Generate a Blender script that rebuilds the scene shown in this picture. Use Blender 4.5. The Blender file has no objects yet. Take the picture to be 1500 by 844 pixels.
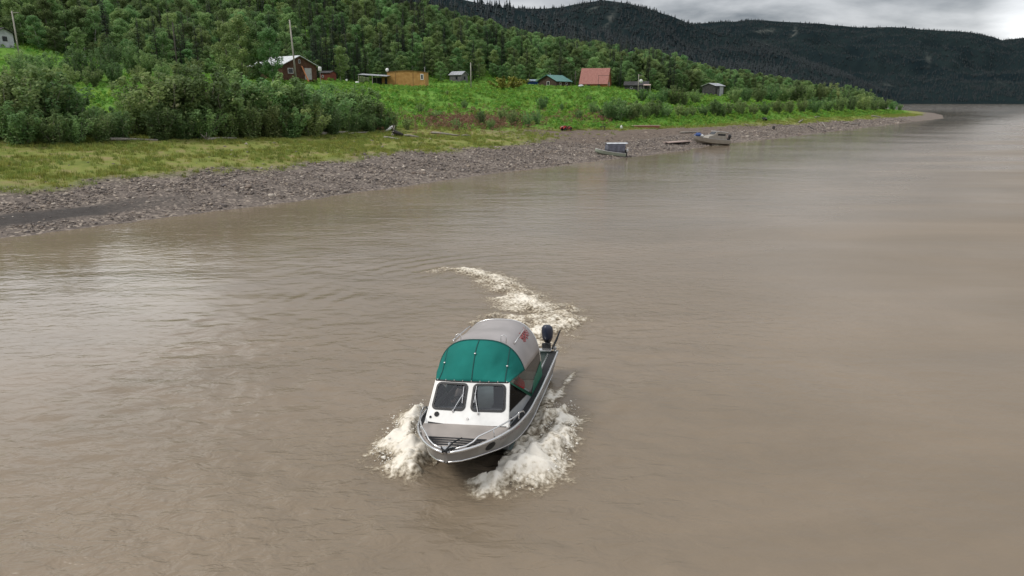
import bpy, math, random
import numpy as np
from mathutils import Vector
R = math.radians
SC = bpy.context.scene
COL = SC.collection

# ------------------------------------------------------------------ camera, sky, sun, exposure
FPX, CAM_H, HORIZON = 1050.0, 9.0, 145.0          # focal length in pixels of a 1500 px wide frame
PITCH = math.atan((422 - HORIZON) / FPX)
cam_d = bpy.data.cameras.new('camera'); cam = bpy.data.objects.new('camera', cam_d); COL.objects.link(cam)
cam_d.sensor_width = 36; cam_d.lens = 36 * FPX / 1500
cam_d.clip_start = 0.1; cam_d.clip_end = 30000
cam.location = (0, 0, CAM_H); cam.rotation_euler = (math.pi/2 - PITCH, 0, 0)
SC.camera = cam

SUN_EL, SUN_AZ = 50, 250           # high on the left, a little behind the camera (azimuth clockwise from +Y)
SKY_STRENGTH = 0.1
world = bpy.data.worlds.new('World'); SC.world = world; world.use_nodes = True
wn, wl = world.node_tree.nodes, world.node_tree.links
for n in list(wn): wn.remove(n)
def N(nodes, kind, **kw):
    n = nodes.new(kind)
    for k, v in kw.items():
        if k in n.inputs.keys() if isinstance(k, str) else False: n.inputs[k].default_value = v
        else: setattr(n, k, v)
    return n
w_out = N(wn, 'ShaderNodeOutputWorld'); w_bg = N(wn, 'ShaderNodeBackground'); w_bg.inputs[1].default_value = SKY_STRENGTH
w_sky = N(wn, 'ShaderNodeTexSky'); w_sky.sky_type = 'NISHITA'; w_sky.sun_disc = False
w_sky.sun_elevation = R(SUN_EL); w_sky.sun_rotation = R(SUN_AZ); w_sky.altitude = 200
w_tc = N(wn, 'ShaderNodeTexCoord'); w_sep = N(wn, 'ShaderNodeSeparateXYZ')
wl.new(w_tc.outputs['Generated'], w_sep.inputs[0])
def wmath(op, a, b):
    m = N(wn, 'ShaderNodeMath'); m.operation = op
    for i, q in enumerate((a, b)):
        if isinstance(q, (int, float)): m.inputs[i].default_value = q
        else: wl.new(q, m.inputs[i])
    return m.outputs[0]
zz = wmath('ADD', wmath('MAXIMUM', w_sep.outputs[2], 0.0), 0.16)      # a flat cloud deck seen in perspective
w_cmb = N(wn, 'ShaderNodeCombineXYZ')
wl.new(wmath('DIVIDE', w_sep.outputs[0], zz), w_cmb.inputs[0]); wl.new(wmath('DIVIDE', w_sep.outputs[1], zz), w_cmb.inputs[1])
w_n1 = N(wn, 'ShaderNodeTexNoise'); w_n1.inputs['Scale'].default_value = 1.3; w_n1.inputs['Detail'].default_value = 7
w_n1.inputs['Roughness'].default_value = 0.55; w_n1.inputs['Distortion'].default_value = 0.25
wl.new(w_cmb.outputs[0], w_n1.inputs['Vector'])
w_rmp = N(wn, 'ShaderNodeValToRGB'); wl.new(w_n1.outputs[0], w_rmp.inputs[0])
CL = 1.0 / SKY_STRENGTH
e = w_rmp.color_ramp.elements
e[0].position = 0.36; e[0].color = (0.24, 0.26, 0.29, 1)
e[1].position = 0.66; e[1].color = (0.92, 0.93, 0.95, 1)
w_scl = N(wn, 'ShaderNodeVectorMath'); w_scl.operation = 'SCALE'
wl.new(w_rmp.outputs[0], w_scl.inputs[0])
# the deck is thinner (brighter) overhead than towards the horizon
ov = N(wn, 'ShaderNodeMapRange'); ov.inputs[1].default_value = 0.0; ov.inputs[2].default_value = 0.9
ov.inputs[3].default_value = 0.52*CL; ov.inputs[4].default_value = 1.55*CL
wl.new(w_sep.outputs[2], ov.inputs[0]); wl.new(ov.outputs[0], w_scl.inputs['Scale'])
w_mix = N(wn, 'ShaderNodeMix'); w_mix.data_type = 'RGBA'; w_mix.inputs[0].default_value = 0.9
# a thin bright gap in the deck low over the mountain at right
w_dot = N(wn, 'ShaderNodeVectorMath'); w_dot.operation = 'DOT_PRODUCT'; wl.new(w_tc.outputs['Generated'], w_dot.inputs[0]); w_dot.inputs[1].default_value = (.5735, .8135, .0965)
w_gap = N(wn, 'ShaderNodeMapRange'); w_gap.interpolation_type = 'SMOOTHSTEP'; wl.new(w_dot.outputs['Value'], w_gap.inputs[0]); w_gap.inputs[1].default_value = .9975; w_gap.inputs[2].default_value = 1.0; w_gap.inputs[3].default_value = 0; w_gap.inputs[4].default_value = .45*CL
w_add = N(wn, 'ShaderNodeVectorMath'); wl.new(w_scl.outputs[0], w_add.inputs[0]); wl.new(w_gap.outputs[0], w_add.inputs[1]); w_scl = w_add
# and a wider one above the hillside at left, which the smooth water under the bank mirrors
w_dt2 = N(wn, 'ShaderNodeVectorMath'); w_dt2.operation = 'DOT_PRODUCT'; wl.new(w_tc.outputs['Generated'], w_dt2.inputs[0]); w_dt2.inputs[1].default_value = (-.535, .800, .272)
w_gp2 = N(wn, 'ShaderNodeMapRange'); w_gp2.interpolation_type = 'SMOOTHSTEP'; wl.new(w_dt2.outputs['Value'], w_gp2.inputs[0]); w_gp2.inputs[1].default_value = .972; w_gp2.inputs[2].default_value = .997; w_gp2.inputs[3].default_value = 0; w_gp2.inputs[4].default_value = .75*CL
w_ad2 = N(wn, 'ShaderNodeVectorMath'); wl.new(w_scl.outputs[0], w_ad2.inputs[0]); wl.new(w_gp2.outputs[0], w_ad2.inputs[1]); w_scl = w_ad2
wl.new(w_sky.outputs[0], w_mix.inputs[6]); wl.new(w_scl.outputs[0], w_mix.inputs[7])
wl.new(w_mix.outputs[2], w_bg.inputs[0]); wl.new(w_bg.outputs[0], w_out.inputs[0])

sun_d = bpy.data.lights.new('sun', 'SUN'); sun_d.energy = 1.5; sun_d.angle = R(18); sun_d.color = (1.0, 0.95, 0.88)
sun = bpy.data.objects.new('sun', sun_d); COL.objects.link(sun)
sv = Vector((math.sin(R(SUN_AZ))*math.cos(R(SUN_EL)), math.cos(R(SUN_AZ))*math.cos(R(SUN_EL)), math.sin(R(SUN_EL))))
sun.rotation_euler = sv.to_track_quat('Z', 'Y').to_euler(); sun.location = sv*60

SC.view_settings.view_transform = 'Standard'; SC.view_settings.look = 'None'
SC.view_settings.exposure = 0.35; SC.view_settings.gamma = 1.0; SC.view_settings.use_curve_mapping = False
SC.render.engine = 'CYCLES'
cy = SC.cycles
cy.max_bounces = 7; cy.diffuse_bounces = 3; cy.glossy_bounces = 3; cy.transmission_bounces = 4; cy.transparent_max_bounces = 12
cy.caustics_reflective = False; cy.caustics_refractive = False
try:
    cy.use_denoising = True; cy.denoiser = 'OPENIMAGEDENOISE'; cy.denoising_prefilter = 'ACCURATE'
except Exception: pass

# ------------------------------------------------------------------ small helpers
def tag(o, label=None, cat=None, group=None, kind=None):
    if label: o['label'] = label
    if cat: o['category'] = cat
    if group: o['group'] = group
    if kind: o['kind'] = kind
    return o

def thing(name, label, cat, loc=(0,0,0), rot=(0,0,0), group=None):
    o = bpy.data.objects.new(name, None); o.empty_display_size = 0.3; COL.objects.link(o)
    o.location = loc; o.rotation_euler = rot if hasattr(rot, '__len__') else (0, 0, rot)
    return tag(o, label, cat, group)

def link(name, me, parent=None):
    o = bpy.data.objects.new(name, me); COL.objects.link(o); o.parent = parent
    return o

def fast_mesh(name, V, F, mats, smooth=False, attrs=None, mat_idx=None):
    """V (n,3); F (m,k) with one face size."""
    me = bpy.data.meshes.new(name); V = np.asarray(V, np.float32); F = np.asarray(F, np.int32)
    m, k = F.shape
    me.vertices.add(len(V)); me.vertices.foreach_set('co', V.ravel())
    me.loops.add(m*k); me.loops.foreach_set('vertex_index', F.ravel())
    me.polygons.add(m); me.polygons.foreach_set('loop_start', np.arange(0, m*k, k, dtype=np.int32))
    if smooth: me.polygons.foreach_set('use_smooth', np.ones(m, bool))
    for q in (mats if isinstance(mats, (list, tuple)) else [mats]): me.materials.append(q)
    if mat_idx is not None: me.polygons.foreach_set('material_index', np.asarray(mat_idx, np.int32))
    me.update(calc_edges=True)
    for nm, arr in (attrs or {}).items():
        a = me.attributes.new(nm, 'FLOAT', 'POINT'); a.data.foreach_set('value', np.asarray(arr, np.float32))
    return me

class MB:
    def __init__(s): s.v = []; s.f = []
    def add(s, V, F):
        b = len(s.v); s.v += [tuple(map(float, p)) for p in V]; s.f += [tuple(int(i)+b for i in q) for q in F]; return s
    def box(s, c, size, rz=0, ry=0, rx=0):
        x, y, z = [q/2 for q in size]
        P = np.array([(-x,-y,-z),(x,-y,-z),(x,y,-z),(-x,y,-z),(-x,-y,z),(x,-y,z),(x,y,z),(-x,y,z)])
        for ang, ax in ((rx, 0), (ry, 1), (rz, 2)):
            if ang:
                ca, sa = math.cos(ang), math.sin(ang); M = np.eye(3); i, j = [(1,2),(2,0),(0,1)][ax]
                M[i,i] = ca; M[i,j] = -sa; M[j,i] = sa; M[j,j] = ca; P = P @ M.T
        return s.add(P + np.array(c), [(0,3,2,1),(4,5,6,7),(0,1,5,4),(1,2,6,5),(2,3,7,6),(3,0,4,7)])
    def tube(s, pts, r, n=8, closed=False):
        pts = [Vector(p) for p in pts]; m = len(pts); rs = r if hasattr(r, '__len__') else [r]*m
        V, F = [], []
        up = None
        for i, p in enumerate(pts):
            if closed: t = pts[(i+1) % m] - pts[i-1]
            else: t = pts[min(i+1, m-1)] - pts[max(i-1, 0)]
            t.normalize()
            if up is None: up = Vector((0,0,1)) if abs(t.z) < .9 else Vector((1,0,0))
            a = t.cross(up)
            if a.length < 1e-4: a = t.cross(Vector((1,.3,.2)))
            a.normalize(); b = a.cross(t); up = b
            for k in range(n):
                q = 2*math.pi*k/n; V.append(p + (a*math.cos(q) + b*math.sin(q))*rs[i])
        for i in range(m if closed else m-1):
            j = (i+1) % m
            for k in range(n): F.append((i*n+k, i*n+(k+1) % n, j*n+(k+1) % n, j*n+k))
        if not closed: F += [tuple(range(n-1, -1, -1)), tuple((m-1)*n+k for k in range(n))]
        return s.add(V, F)
    def lathe(s, prof, n=16, c=(0,0,0), axis='z', sy=1.0):
        V, F = [], []
        for r, h in prof:
            for k in range(n):
                q = 2*math.pi*k/n; a, b = r*math.cos(q), r*math.sin(q)*sy
                V.append({'z': (a, b, h), 'x': (h, a, b), 'y': (b, h, a)}[axis])
        for i in range(len(prof)-1):
            for k in range(n): F.append((i*n+k, i*n+(k+1) % n, (i+1)*n+(k+1) % n, (i+1)*n+k))
        F += [tuple(range(n-1, -1, -1)), tuple((len(prof)-1)*n+k for k in range(n))]
        return s.add(np.array(V) + np.array(c), F)
    def prism(s, poly, vec):
        n = len(poly); P = np.array(poly, float); Q = P + np.array(vec, float)
        F = [tuple(range(n-1, -1, -1)), tuple(range(n, 2*n))] + [(i, (i+1) % n, n+(i+1) % n, n+i) for i in range(n)]
        return s.add(np.r_[P, Q], F)
    def poly(s, pts): return s.add(pts, [tuple(range(len(pts)))])
    def grid(s, P, flip=False):
        P = np.asarray(P, float); m, n = P.shape[:2]
        F = []
        for i in range(m-1):
            for j in range(n-1):
                q = (i*n+j, i*n+j+1, (i+1)*n+j+1, (i+1)*n+j); F.append(q[::-1] if flip else q)
        return s.add(P.reshape(-1, 3), F)
    def obj(s, name, mt, parent=None, smooth=False, bevel=0, solid=0, fix=True):
        me = bpy.data.meshes.new(name); me.from_pydata(s.v, [], s.f); me.materials.append(mt)
        if fix:
            import bmesh
            bm = bmesh.new(); bm.from_mesh(me); bmesh.ops.recalc_face_normals(bm, faces=bm.faces); bm.to_mesh(me); bm.free()
        me.update()
        if smooth: me.polygons.foreach_set('use_smooth', [True]*len(me.polygons))
        o = link(name, me, parent)
        if solid:
            q = o.modifiers.new('thick', 'SOLIDIFY'); q.thickness = solid; q.offset = 0
        if bevel:
            q = o.modifiers.new('bevel', 'BEVEL'); q.width = bevel; q.segments = 2; q.limit_method = 'ANGLE'; q.angle_limit = R(40)
        return o

# ------------------------------------------------------------------ value noise
def _h(ix, iy, seed):
    with np.errstate(over='ignore'):
        n = (ix.astype(np.int64)*374761393 + iy.astype(np.int64)*668265263 + seed*1442695041) & 0x7fffffff
        n = ((n ^ (n >> 13))*1274126177) & 0x7fffffff
        n = (n ^ (n >> 16)) & 0xffff
    return n/65535.0
def vn(x, y, seed=0):
    x = np.asarray(x, float); y = np.asarray(y, float)
    ix, iy = np.floor(x), np.floor(y); fx, fy = x-ix, y-iy
    fx = fx*fx*fx*(fx*(fx*6-15)+10); fy = fy*fy*fy*(fy*(fy*6-15)+10)
    a, b, c, d = _h(ix, iy, seed), _h(ix+1, iy, seed), _h(ix, iy+1, seed), _h(ix+1, iy+1, seed)
    return (a*(1-fx)+b*fx)*(1-fy)+(c*(1-fx)+d*fx)*fy
def fbm(x, y, oct=4, seed=0, gain=.5):
    t, a, n = 0., 1., 0.
    for o in range(oct):
        t = t + a*vn(x*2**o + 17.3*o, y*2**o - 9.1*o, seed+o); n += a; a *= gain
    return t/n
def sstep(a, b, x): t = np.clip((np.asarray(x, float)-a)/(b-a), 0, 1); return t*t*(3-2*t)

# ------------------------------------------------------------------ camera geometry (only to read real positions off the photograph)
CP, SP = math.cos(PITCH), math.sin(PITCH)
def project(x, y, z):
    d = y*CP - (z-CAM_H)*SP
    return 750 + FPX*x/d, 422 - FPX*(y*SP + (z-CAM_H)*CP)/d
def unproject(px, py, z=0.0):
    dx, dv = (px-750)/FPX, (422-py)/FPX
    d = np.array([dx, CP + dv*SP, -SP + dv*CP]); t = (z-CAM_H)/d[2]
    return np.array([0, 0, CAM_H]) + t*d
def column(px, Y, z): return (px-750)/FPX*(Y*CP - (z-CAM_H)*SP)

# ------------------------------------------------------------------ materials
def mat(name, col, rough=.6, metal=0., var=0., scale=6., bump=0., bscale=None, spec=.5, col2=None, coord='Object', stretch=None, detail=4):
    m = bpy.data.materials.new(name); m.use_nodes = True; nt = m.node_tree; b = nt.nodes['Principled BSDF']
    b.inputs['Base Color'].default_value = (*col, 1); b.inputs['Roughness'].default_value = rough
    b.inputs['Metallic'].default_value = metal; b.inputs['Specular IOR Level'].default_value = spec
    if var or col2 or bump:
        tc = nt.nodes.new('ShaderNodeTexCoord'); mp = nt.nodes.new('ShaderNodeMapping')
        nt.links.new(tc.outputs[coord], mp.inputs[0])
        if stretch: mp.inputs['Scale'].default_value = stretch
        ns = nt.nodes.new('ShaderNodeTexNoise'); ns.inputs['Scale'].default_value = scale; ns.inputs['Detail'].default_value = detail
        nt.links.new(mp.outputs[0], ns.inputs['Vector'])
        if var or col2:
            rp = nt.nodes.new('ShaderNodeValToRGB'); nt.links.new(ns.outputs[0], rp.inputs[0])
            c2 = col2 or tuple(min(1, c*(1+var)) for c in col); c1 = col if col2 else tuple(c*(1-var) for c in col)
            rp.color_ramp.elements[0].color = (*c1, 1); rp.color_ramp.elements[0].position = .3
            rp.color_ramp.elements[1].color = (*c2, 1); rp.color_ramp.elements[1].position = .7
            nt.links.new(rp.outputs[0], b.inputs['Base Color'])
        if bump:
            n2 = nt.nodes.new('ShaderNodeTexNoise'); n2.inputs['Scale'].default_value = bscale or scale*3; n2.inputs['Detail'].default_value = 3
            nt.links.new(mp.outputs[0], n2.inputs['Vector'])
            bp = nt.nodes.new('ShaderNodeBump'); bp.inputs['Strength'].default_value = bump; bp.inputs['Distance'].default_value = .05
            nt.links.new(n2.outputs[0], bp.inputs['Height']); nt.links.new(bp.outputs[0], b.inputs['Normal'])
    return m

def plank_mat(name, c1, c2, scale, axis='Z', rough=.8, spec=.3):
    """boards, logs or corrugation: a wave texture drives colour and relief"""
    m = mat(name, c1, rough, spec=spec); nt = m.node_tree; b = nt.nodes['Principled BSDF']
    tc = nt.nodes.new('ShaderNodeTexCoord'); wv = nt.nodes.new('ShaderNodeTexWave')
    wv.bands_direction = axis; wv.inputs['Scale'].default_value = scale; wv.inputs['Distortion'].default_value = .3
    nt.links.new(tc.outputs['Object'], wv.inputs['Vector'])
    ns = nt.nodes.new('ShaderNodeTexNoise'); ns.inputs['Scale'].default_value = 1.7; ns.inputs['Detail'].default_value = 6
    nt.links.new(tc.outputs['Object'], ns.inputs['Vector'])
    rp = nt.nodes.new('ShaderNodeValToRGB'); nt.links.new(ns.outputs[0], rp.inputs[0])
    rp.color_ramp.elements[0].color = (*c1, 1); rp.color_ramp.elements[0].position = .3
    rp.color_ramp.elements[1].color = (*c2, 1); rp.color_ramp.elements[1].position = .7
    nt.links.new(rp.outputs[0], b.inputs['Base Color'])
    bp = nt.nodes.new('ShaderNodeBump'); bp.inputs['Strength'].default_value = .6; bp.inputs['Distance'].default_value = .05
    nt.links.new(wv.outputs[0], bp.inputs['Height']); nt.links.new(bp.outputs[0], b.inputs['Normal'])
    return m

def leaf_mat(name, dark, light, yellow=None, trans=.3, rnd=.45):
    """leaf colour varies leaf by leaf (attribute v) and plant by plant (object random)"""
    m = bpy.data.materials.new(name); m.use_nodes = True; nt = m.node_tree
    b = nt.nodes['Principled BSDF']; b.inputs['Roughness'].default_value = .55; b.inputs['Specular IOR Level'].default_value = .25
    at = nt.nodes.new('ShaderNodeAttribute'); at.attribute_name = 'v'
    oi = nt.nodes.new('ShaderNodeObjectInfo')
    rp = nt.nodes.new('ShaderNodeValToRGB'); nt.links.new(at.outputs['Fac'], rp.inputs[0])
    rp.color_ramp.elements[0].color = (*dark, 1); rp.color_ramp.elements[1].color = (*light, 1)
    if yellow:
        q = rp.color_ramp.elements.new(.93); q.color = (*light, 1); rp.color_ramp.elements[-1].color = (*yellow, 1)
    mr = nt.nodes.new('ShaderNodeMapRange'); nt.links.new(oi.outputs['Random'], mr.inputs[0])
    mr.inputs[3].default_value = 1-rnd; mr.inputs[4].default_value = 1+rnd
    hs = nt.nodes.new('ShaderNodeHueSaturation'); nt.links.new(rp.outputs[0], hs.inputs['Color']); nt.links.new(mr.outputs[0], hs.inputs['Value'])
    wn_ = nt.nodes.new('ShaderNodeTexWhiteNoise'); wn_.noise_dimensions = '1D'; nt.links.new(oi.outputs['Random'], wn_.inputs['W'])
    mh = nt.nodes.new('ShaderNodeMapRange'); nt.links.new(wn_.outputs[0], mh.inputs[0]); mh.inputs[3].default_value = .465; mh.inputs[4].default_value = .525
    nt.links.new(mh.outputs[0], hs.inputs['Hue'])
    nt.links.new(hs.outputs[0], b.inputs['Base Color'])
    tr = nt.nodes.new('ShaderNodeBsdfTranslucent'); nt.links.new(hs.outputs[0], tr.inputs[0])
    mx = nt.nodes.new('ShaderNodeMixShader'); mx.inputs[0].default_value = trans
    nt.links.new(b.outputs[0], mx.inputs[1]); nt.links.new(tr.outputs[0], mx.inputs[2])
    nt.links.new(mx.outputs[0], nt.nodes['Material Output'].inputs[0])
    return m

def random_mat(name, cols, rough=.75, spec=.3):
    """one colour out of a ramp per copy (stones, logs)"""
    m = mat(name, cols[0], rough, spec=spec); nt = m.node_tree; b = nt.nodes['Principled BSDF']
    oi = nt.nodes.new('ShaderNodeObjectInfo'); rp = nt.nodes.new('ShaderNodeValToRGB'); nt.links.new(oi.outputs['Random'], rp.inputs[0])
    el = rp.color_ramp.elements
    while len(el) < len(cols): el.new(.5)
    for i, c in enumerate(cols): el[i].position = i/(len(cols)-1); el[i].color = (*c, 1)
    tc = nt.nodes.new('ShaderNodeTexCoord'); ns = nt.nodes.new('ShaderNodeTexNoise'); ns.inputs['Scale'].default_value = 3; nt.links.new(tc.outputs['Object'], ns.inputs['Vector'])
    hs = nt.nodes.new('ShaderNodeHueSaturation'); nt.links.new(rp.outputs[0], hs.inputs['Color'])
    mr = nt.nodes.new('ShaderNodeMapRange'); nt.links.new(ns.outputs[0], mr.inputs[0]); mr.inputs[1].default_value = .3; mr.inputs[2].default_value = .7; mr.inputs[3].default_value = .7; mr.inputs[4].default_value = 1.3
    nt.links.new(mr.outputs[0], hs.inputs['Value']); nt.links.new(hs.outputs[0], b.inputs['Base Color'])
    return m

def scatter(name, P, scl, rot, idx, sources, label, cat):
    """countless small things as ONE object: points carry scale, turn and kind; geometry nodes put a source on each"""
    lib = bpy.data.collections.new(name + '_kinds')
    for k, me in enumerate(sources):
        lib.objects.link(bpy.data.objects.new('%s_kind_%02d' % (name, k), me))
    me = bpy.data.meshes.new(name); P = np.asarray(P, np.float32); n = len(P)
    me.vertices.add(n); me.vertices.foreach_set('co', P.ravel())
    scl = np.asarray(scl, np.float32); scl = np.repeat(scl[:, None], 3, 1) if scl.ndim == 1 else scl
    a = me.attributes.new('scl', 'FLOAT_VECTOR', 'POINT'); a.data.foreach_set('vector', np.ascontiguousarray(scl).ravel())
    rot = np.asarray(rot, np.float32); rot = np.c_[np.zeros(n), np.zeros(n), rot].astype(np.float32) if rot.ndim == 1 else rot
    a = me.attributes.new('rot', 'FLOAT_VECTOR', 'POINT'); a.data.foreach_set('vector', np.ascontiguousarray(rot).ravel())
    a = me.attributes.new('kindno', 'INT', 'POINT'); a.data.foreach_set('value', np.asarray(idx, np.int32))
    me.update()
    o = link(name, me); tag(o, label, cat, kind='stuff')
    g = bpy.data.node_groups.new(name + '_nodes', 'GeometryNodeTree')
    g.interface.new_socket('Geometry', in_out='INPUT', socket_type='NodeSocketGeometry')
    g.interface.new_socket('Geometry', in_out='OUTPUT', socket_type='NodeSocketGeometry')
    n_ = g.nodes; gi = n_.new('NodeGroupInput'); go = n_.new('NodeGroupOutput')
    ip = n_.new('GeometryNodeInstanceOnPoints'); ci = n_.new('GeometryNodeCollectionInfo')
    ci.inputs['Collection'].default_value = lib; ci.inputs['Separate Children'].default_value = True; ci.inputs['Reset Children'].default_value = True
    def na(nm, t):
        q = n_.new('GeometryNodeInputNamedAttribute'); q.data_type = t; q.inputs['Name'].default_value = nm; return q.outputs['Attribute']
    e2r = n_.new('FunctionNodeEulerToRotation'); g.links.new(na('rot', 'FLOAT_VECTOR'), e2r.inputs[0])
    ip.inputs['Pick Instance'].default_value = True
    g.links.new(gi.outputs[0], ip.inputs['Points']); g.links.new(ci.outputs[0], ip.inputs['Instance'])
    g.links.new(na('kindno', 'INT'), ip.inputs['Instance Index']); g.links.new(e2r.outputs[0], ip.inputs['Rotation'])
    g.links.new(na('scl', 'FLOAT_VECTOR'), ip.inputs['Scale']); g.links.new(ip.outputs[0], go.inputs[0])
    md = o.modifiers.new('scatter', 'NODES'); md.node_group = g
    return o

# ================================================================== THE LAND
S0 = np.array([-34.5, 47.6]); DS = np.array([.618, .786]); DN = np.array([-.786, .618])
def sd(x, y):
    rx, ry = np.asarray(x, float)-S0[0], np.asarray(y, float)-S0[1]
    return rx*DS[0]+ry*DS[1], rx*DN[0]+ry*DN[1]
def xy(s, d): return S0[0]+s*DS[0]+d*DN[0], S0[1]+s*DS[1]+d*DN[1]
W_S = [-200, 0, 24, 53, 82, 105, 130, 165, 199, 300, 390, 404, 430, 470, 540, 600, 700, 900, 1500]
W_D = [2, 0, -.6, 1.2, 1.0, .2, 3.0, 1.5, 1.2, .5, -1.0, 1.5, 5, 11, 26, 70, 190, 480, 1500]
def dw(s):
    return np.interp(s, W_S, W_D) + .9*(fbm(np.asarray(s)/9, np.zeros_like(np.asarray(s, float)), 3, 5)-.5)
KN = {   # height profiles inland from the water's edge, at stations along the shore
 -150: [(-30,-3),(0,0),(11,2.2),(30,4.3),(36,5),(60,9),(85,12.6),(120,18.8),(160,27),(300,62),(700,150)],
   35: [(-30,-3),(0,0),(11,2.2),(30,4.3),(36,5),(60,9),(85,12.6),(120,18.8),(160,27),(300,62),(700,150)],
   84: [(-30,-3),(0,0),(12,1.9),(30,3.6),(45,5),(70,10.6),(91,13.2),(130,15.5),(170,24),(300,58),(700,140)],
  116: [(-30,-3),(0,0),(12,1.8),(26,3.0),(40,5.2),(66,10.6),(82,11.7),(120,14.5),(165,27),(300,58),(700,130)],
  176: [(-30,-3),(0,0),(12,1.7),(22,2.6),(35,6),(54,11.3),(63,12.1),(90,13),(130,25),(200,48),(300,78),(700,130)],
  204: [(-30,-3),(0,0),(12,1.6),(19,2.6),(35,9.0),(60,11.0),(100,16),(160,34),(200,45),(300,68),(700,110)],
  300: [(-30,-3),(0,0),(8,1.2),(16,2.2),(30,5.5),(60,8.5),(100,17),(160,30),(200,36),(300,44),(700,70)],
  404: [(-30,-3),(0,0),(8,1.0),(18,2.0),(40,4.5),(60,7),(100,15),(200,21),(300,24),(700,34)],
  540: [(-30,-3),(0,0),(8,.7),(20,1.8),(60,4.5),(100,7),(200,12),(300,15),(700,20)],
 1500: [(-30,-3),(0,0),(8,.7),(20,1.8),(60,4),(200,10),(700,15)]}
KS = np.array(list(KN), float); KD = np.arange(-30, 700.1, 1.0)
KT = np.array([np.interp(KD, *zip(*v)) for v in KN.values()])
ker = np.hanning(9); ker /= ker.sum()
KT = np.array([np.convolve(np.pad(r, 4, 'edge'), ker, 'valid') for r in KT])
def sight_z(py, Y): dv = (422-py)/FPX; return CAM_H+Y*(-SP+dv*CP)/(CP+dv*SP)
SITES = {'cabin': (416,163,117.5,9), 'annex': (481,172,118,4), 'trailer': (598,196,128.5,8), 'canopy': (548,194,126.5,6), 'dark_shed': (672,224,121,6), 'blue': (781,252,127,6), 'green': (812,238,129,8), 'red': (872,240,129.5,8), 'dark': (932,240,134,7), 'grey': (1044,244,140.5,6), 'hut': (0,150,70,6)}
PADS = []
def site(k):
    px, Y, py, rp = SITES[k]; z = sight_z(py, Y); return column(px, Y, z), float(Y), z
PADS = [(*site(k), SITES[k][3]) for k in SITES]
def T(x, y, rough=True):
    x = np.asarray(x, float); y = np.asarray(y, float)
    s, d = sd(x, y); dp = d - dw(s)
    i = np.clip(np.searchsorted(KS, s)-1, 0, len(KS)-2); t = np.clip((s-KS[i])/(KS[i+1]-KS[i]), 0, 1); t = t*t*(3-2*t)
    q = np.clip(dp-KD[0], 0, len(KD)-1.001); j = np.floor(q).astype(int); f = q-j
    a = KT[i, j]*(1-f)+KT[i, j+1]*f; b = KT[i+1, j]*(1-f)+KT[i+1, j+1]*f
    z = a*(1-t)+b*t
    if rough:
        z = z + (fbm(x/7, y/7, 4, 3)-.5)*np.interp(dp, [-5, 0, 6, 20, 40, 90, 200], [.1, .12, .45, .5, 1.1, .7, 4])
        z = z + (fbm(x/1.3, y/1.3, 3, 8)-.5)*np.interp(dp, [-5, 1, 10, 30, 60], [.03, .16, .22, .15, .35])
    for a_, b_, zp, rp in PADS:                       # level ground under each house
        g_ = np.exp(-(((x-a_)**2+(y-b_)**2)/rp**2)**2); z = z*(1-g_)+zp*g_
    return z
def dprime(x, y):
    s, d = sd(x, y); return d-dw(s)
def atY(px, Y):
    z = float(T(column(px, Y, 5.), Y))
    for _ in range(4): x = column(px, Y, z); z = float(T(x, Y))
    return x, Y, z
def hit(px, py, y0=30., y1=900.):
    """where the line of sight through a photograph pixel meets the land"""
    dx, dv = (px-750)/FPX, (422-py)/FPX
    d = np.array([dx, CP+dv*SP, -SP+dv*CP]); d = d/d[1]
    Y = np.arange(y0, y1, .25); x = d[0]*Y; z = CAM_H+d[2]*Y
    ok = np.nonzero((z <= np.maximum(T(x, Y), 0)))[0]
    k = ok[0] if len(ok) else len(Y)-1
    return float(x[k]), float(Y[k]), float(max(T(x[k], Y[k]), 0))
def at_d(px, dp):
    """the place under image column px that lies dp metres inland"""
    Y = np.arange(30, 900, .5); x = column(px, Y, 6.)
    g = dprime(x, Y); k = int(np.argmax(g >= dp)); Yk = float(Y[k])
    return atY(px, Yk)

# ---- ground sheet
def steps(*seg):
    out = [seg[0][0]]
    for a, b, st in seg: out += list(np.arange(a+st, b+st*.5, st))
    return np.array(out)
gs = steps((-140,-10,3),(-10,110,.6),(110,230,1.1),(230,420,2.2),(420,640,4),(640,1300,14))
gd = steps((-14,-2,1.5),(-2,30,.45),(30,100,.9),(100,200,2),(200,700,10))
GS, GD = np.meshgrid(gs, gd, indexing='ij'); GD2 = GD + dw(GS)
GX, GY = xy(GS, GD2); GZ = T(GX, GY)
def grid_faces(m, n):
    i, j = np.meshgrid(np.arange(m-1), np.arange(n-1), indexing='ij'); a = (i*n+j).ravel()
    return np.c_[a, a+n, a+n+1, a+1]
nz = fbm(GX/5, GY/5, 4, 21)-.5; nz2 = fbm(GX/16, GY/16, 3, 31)-.5
grav_w = np.interp(GS, [-20, 0, 30, 60, 90, 130, 200, 300, 404, 540], [10.5, 10.5, 11, 12, 15, 14, 13, 10, 10, 8])     # how far up the gravel reaches
a_grav = 1-sstep(-1.6, 2.2, GD-grav_w + 5*nz)
flat_w = np.interp(GS, [-20, 30, 60, 84, 120, 160, 220, 300, 404], [36, 36, 36, 30, 22, 19, 19, 15, 17])
a_flat = 1-sstep(-3, 3, GD-flat_w+6*nz)                       # short olive grass on the flat above the gravel
cx, cyy = xy(97, 0)
road = sstep(78, 100, GS+12*nz2)*(1-sstep(165, 205, GS))*sstep(8, 11.5, GD+3*nz)*(1-sstep(-3, .5, GD-flat_w+5*nz))      # bare dirt between the beach and the meadow
a_dirt = np.clip(road*1.2, 0, 1)
gm = bpy.data.materials.new('ground'); gm.use_nodes = True
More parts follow.
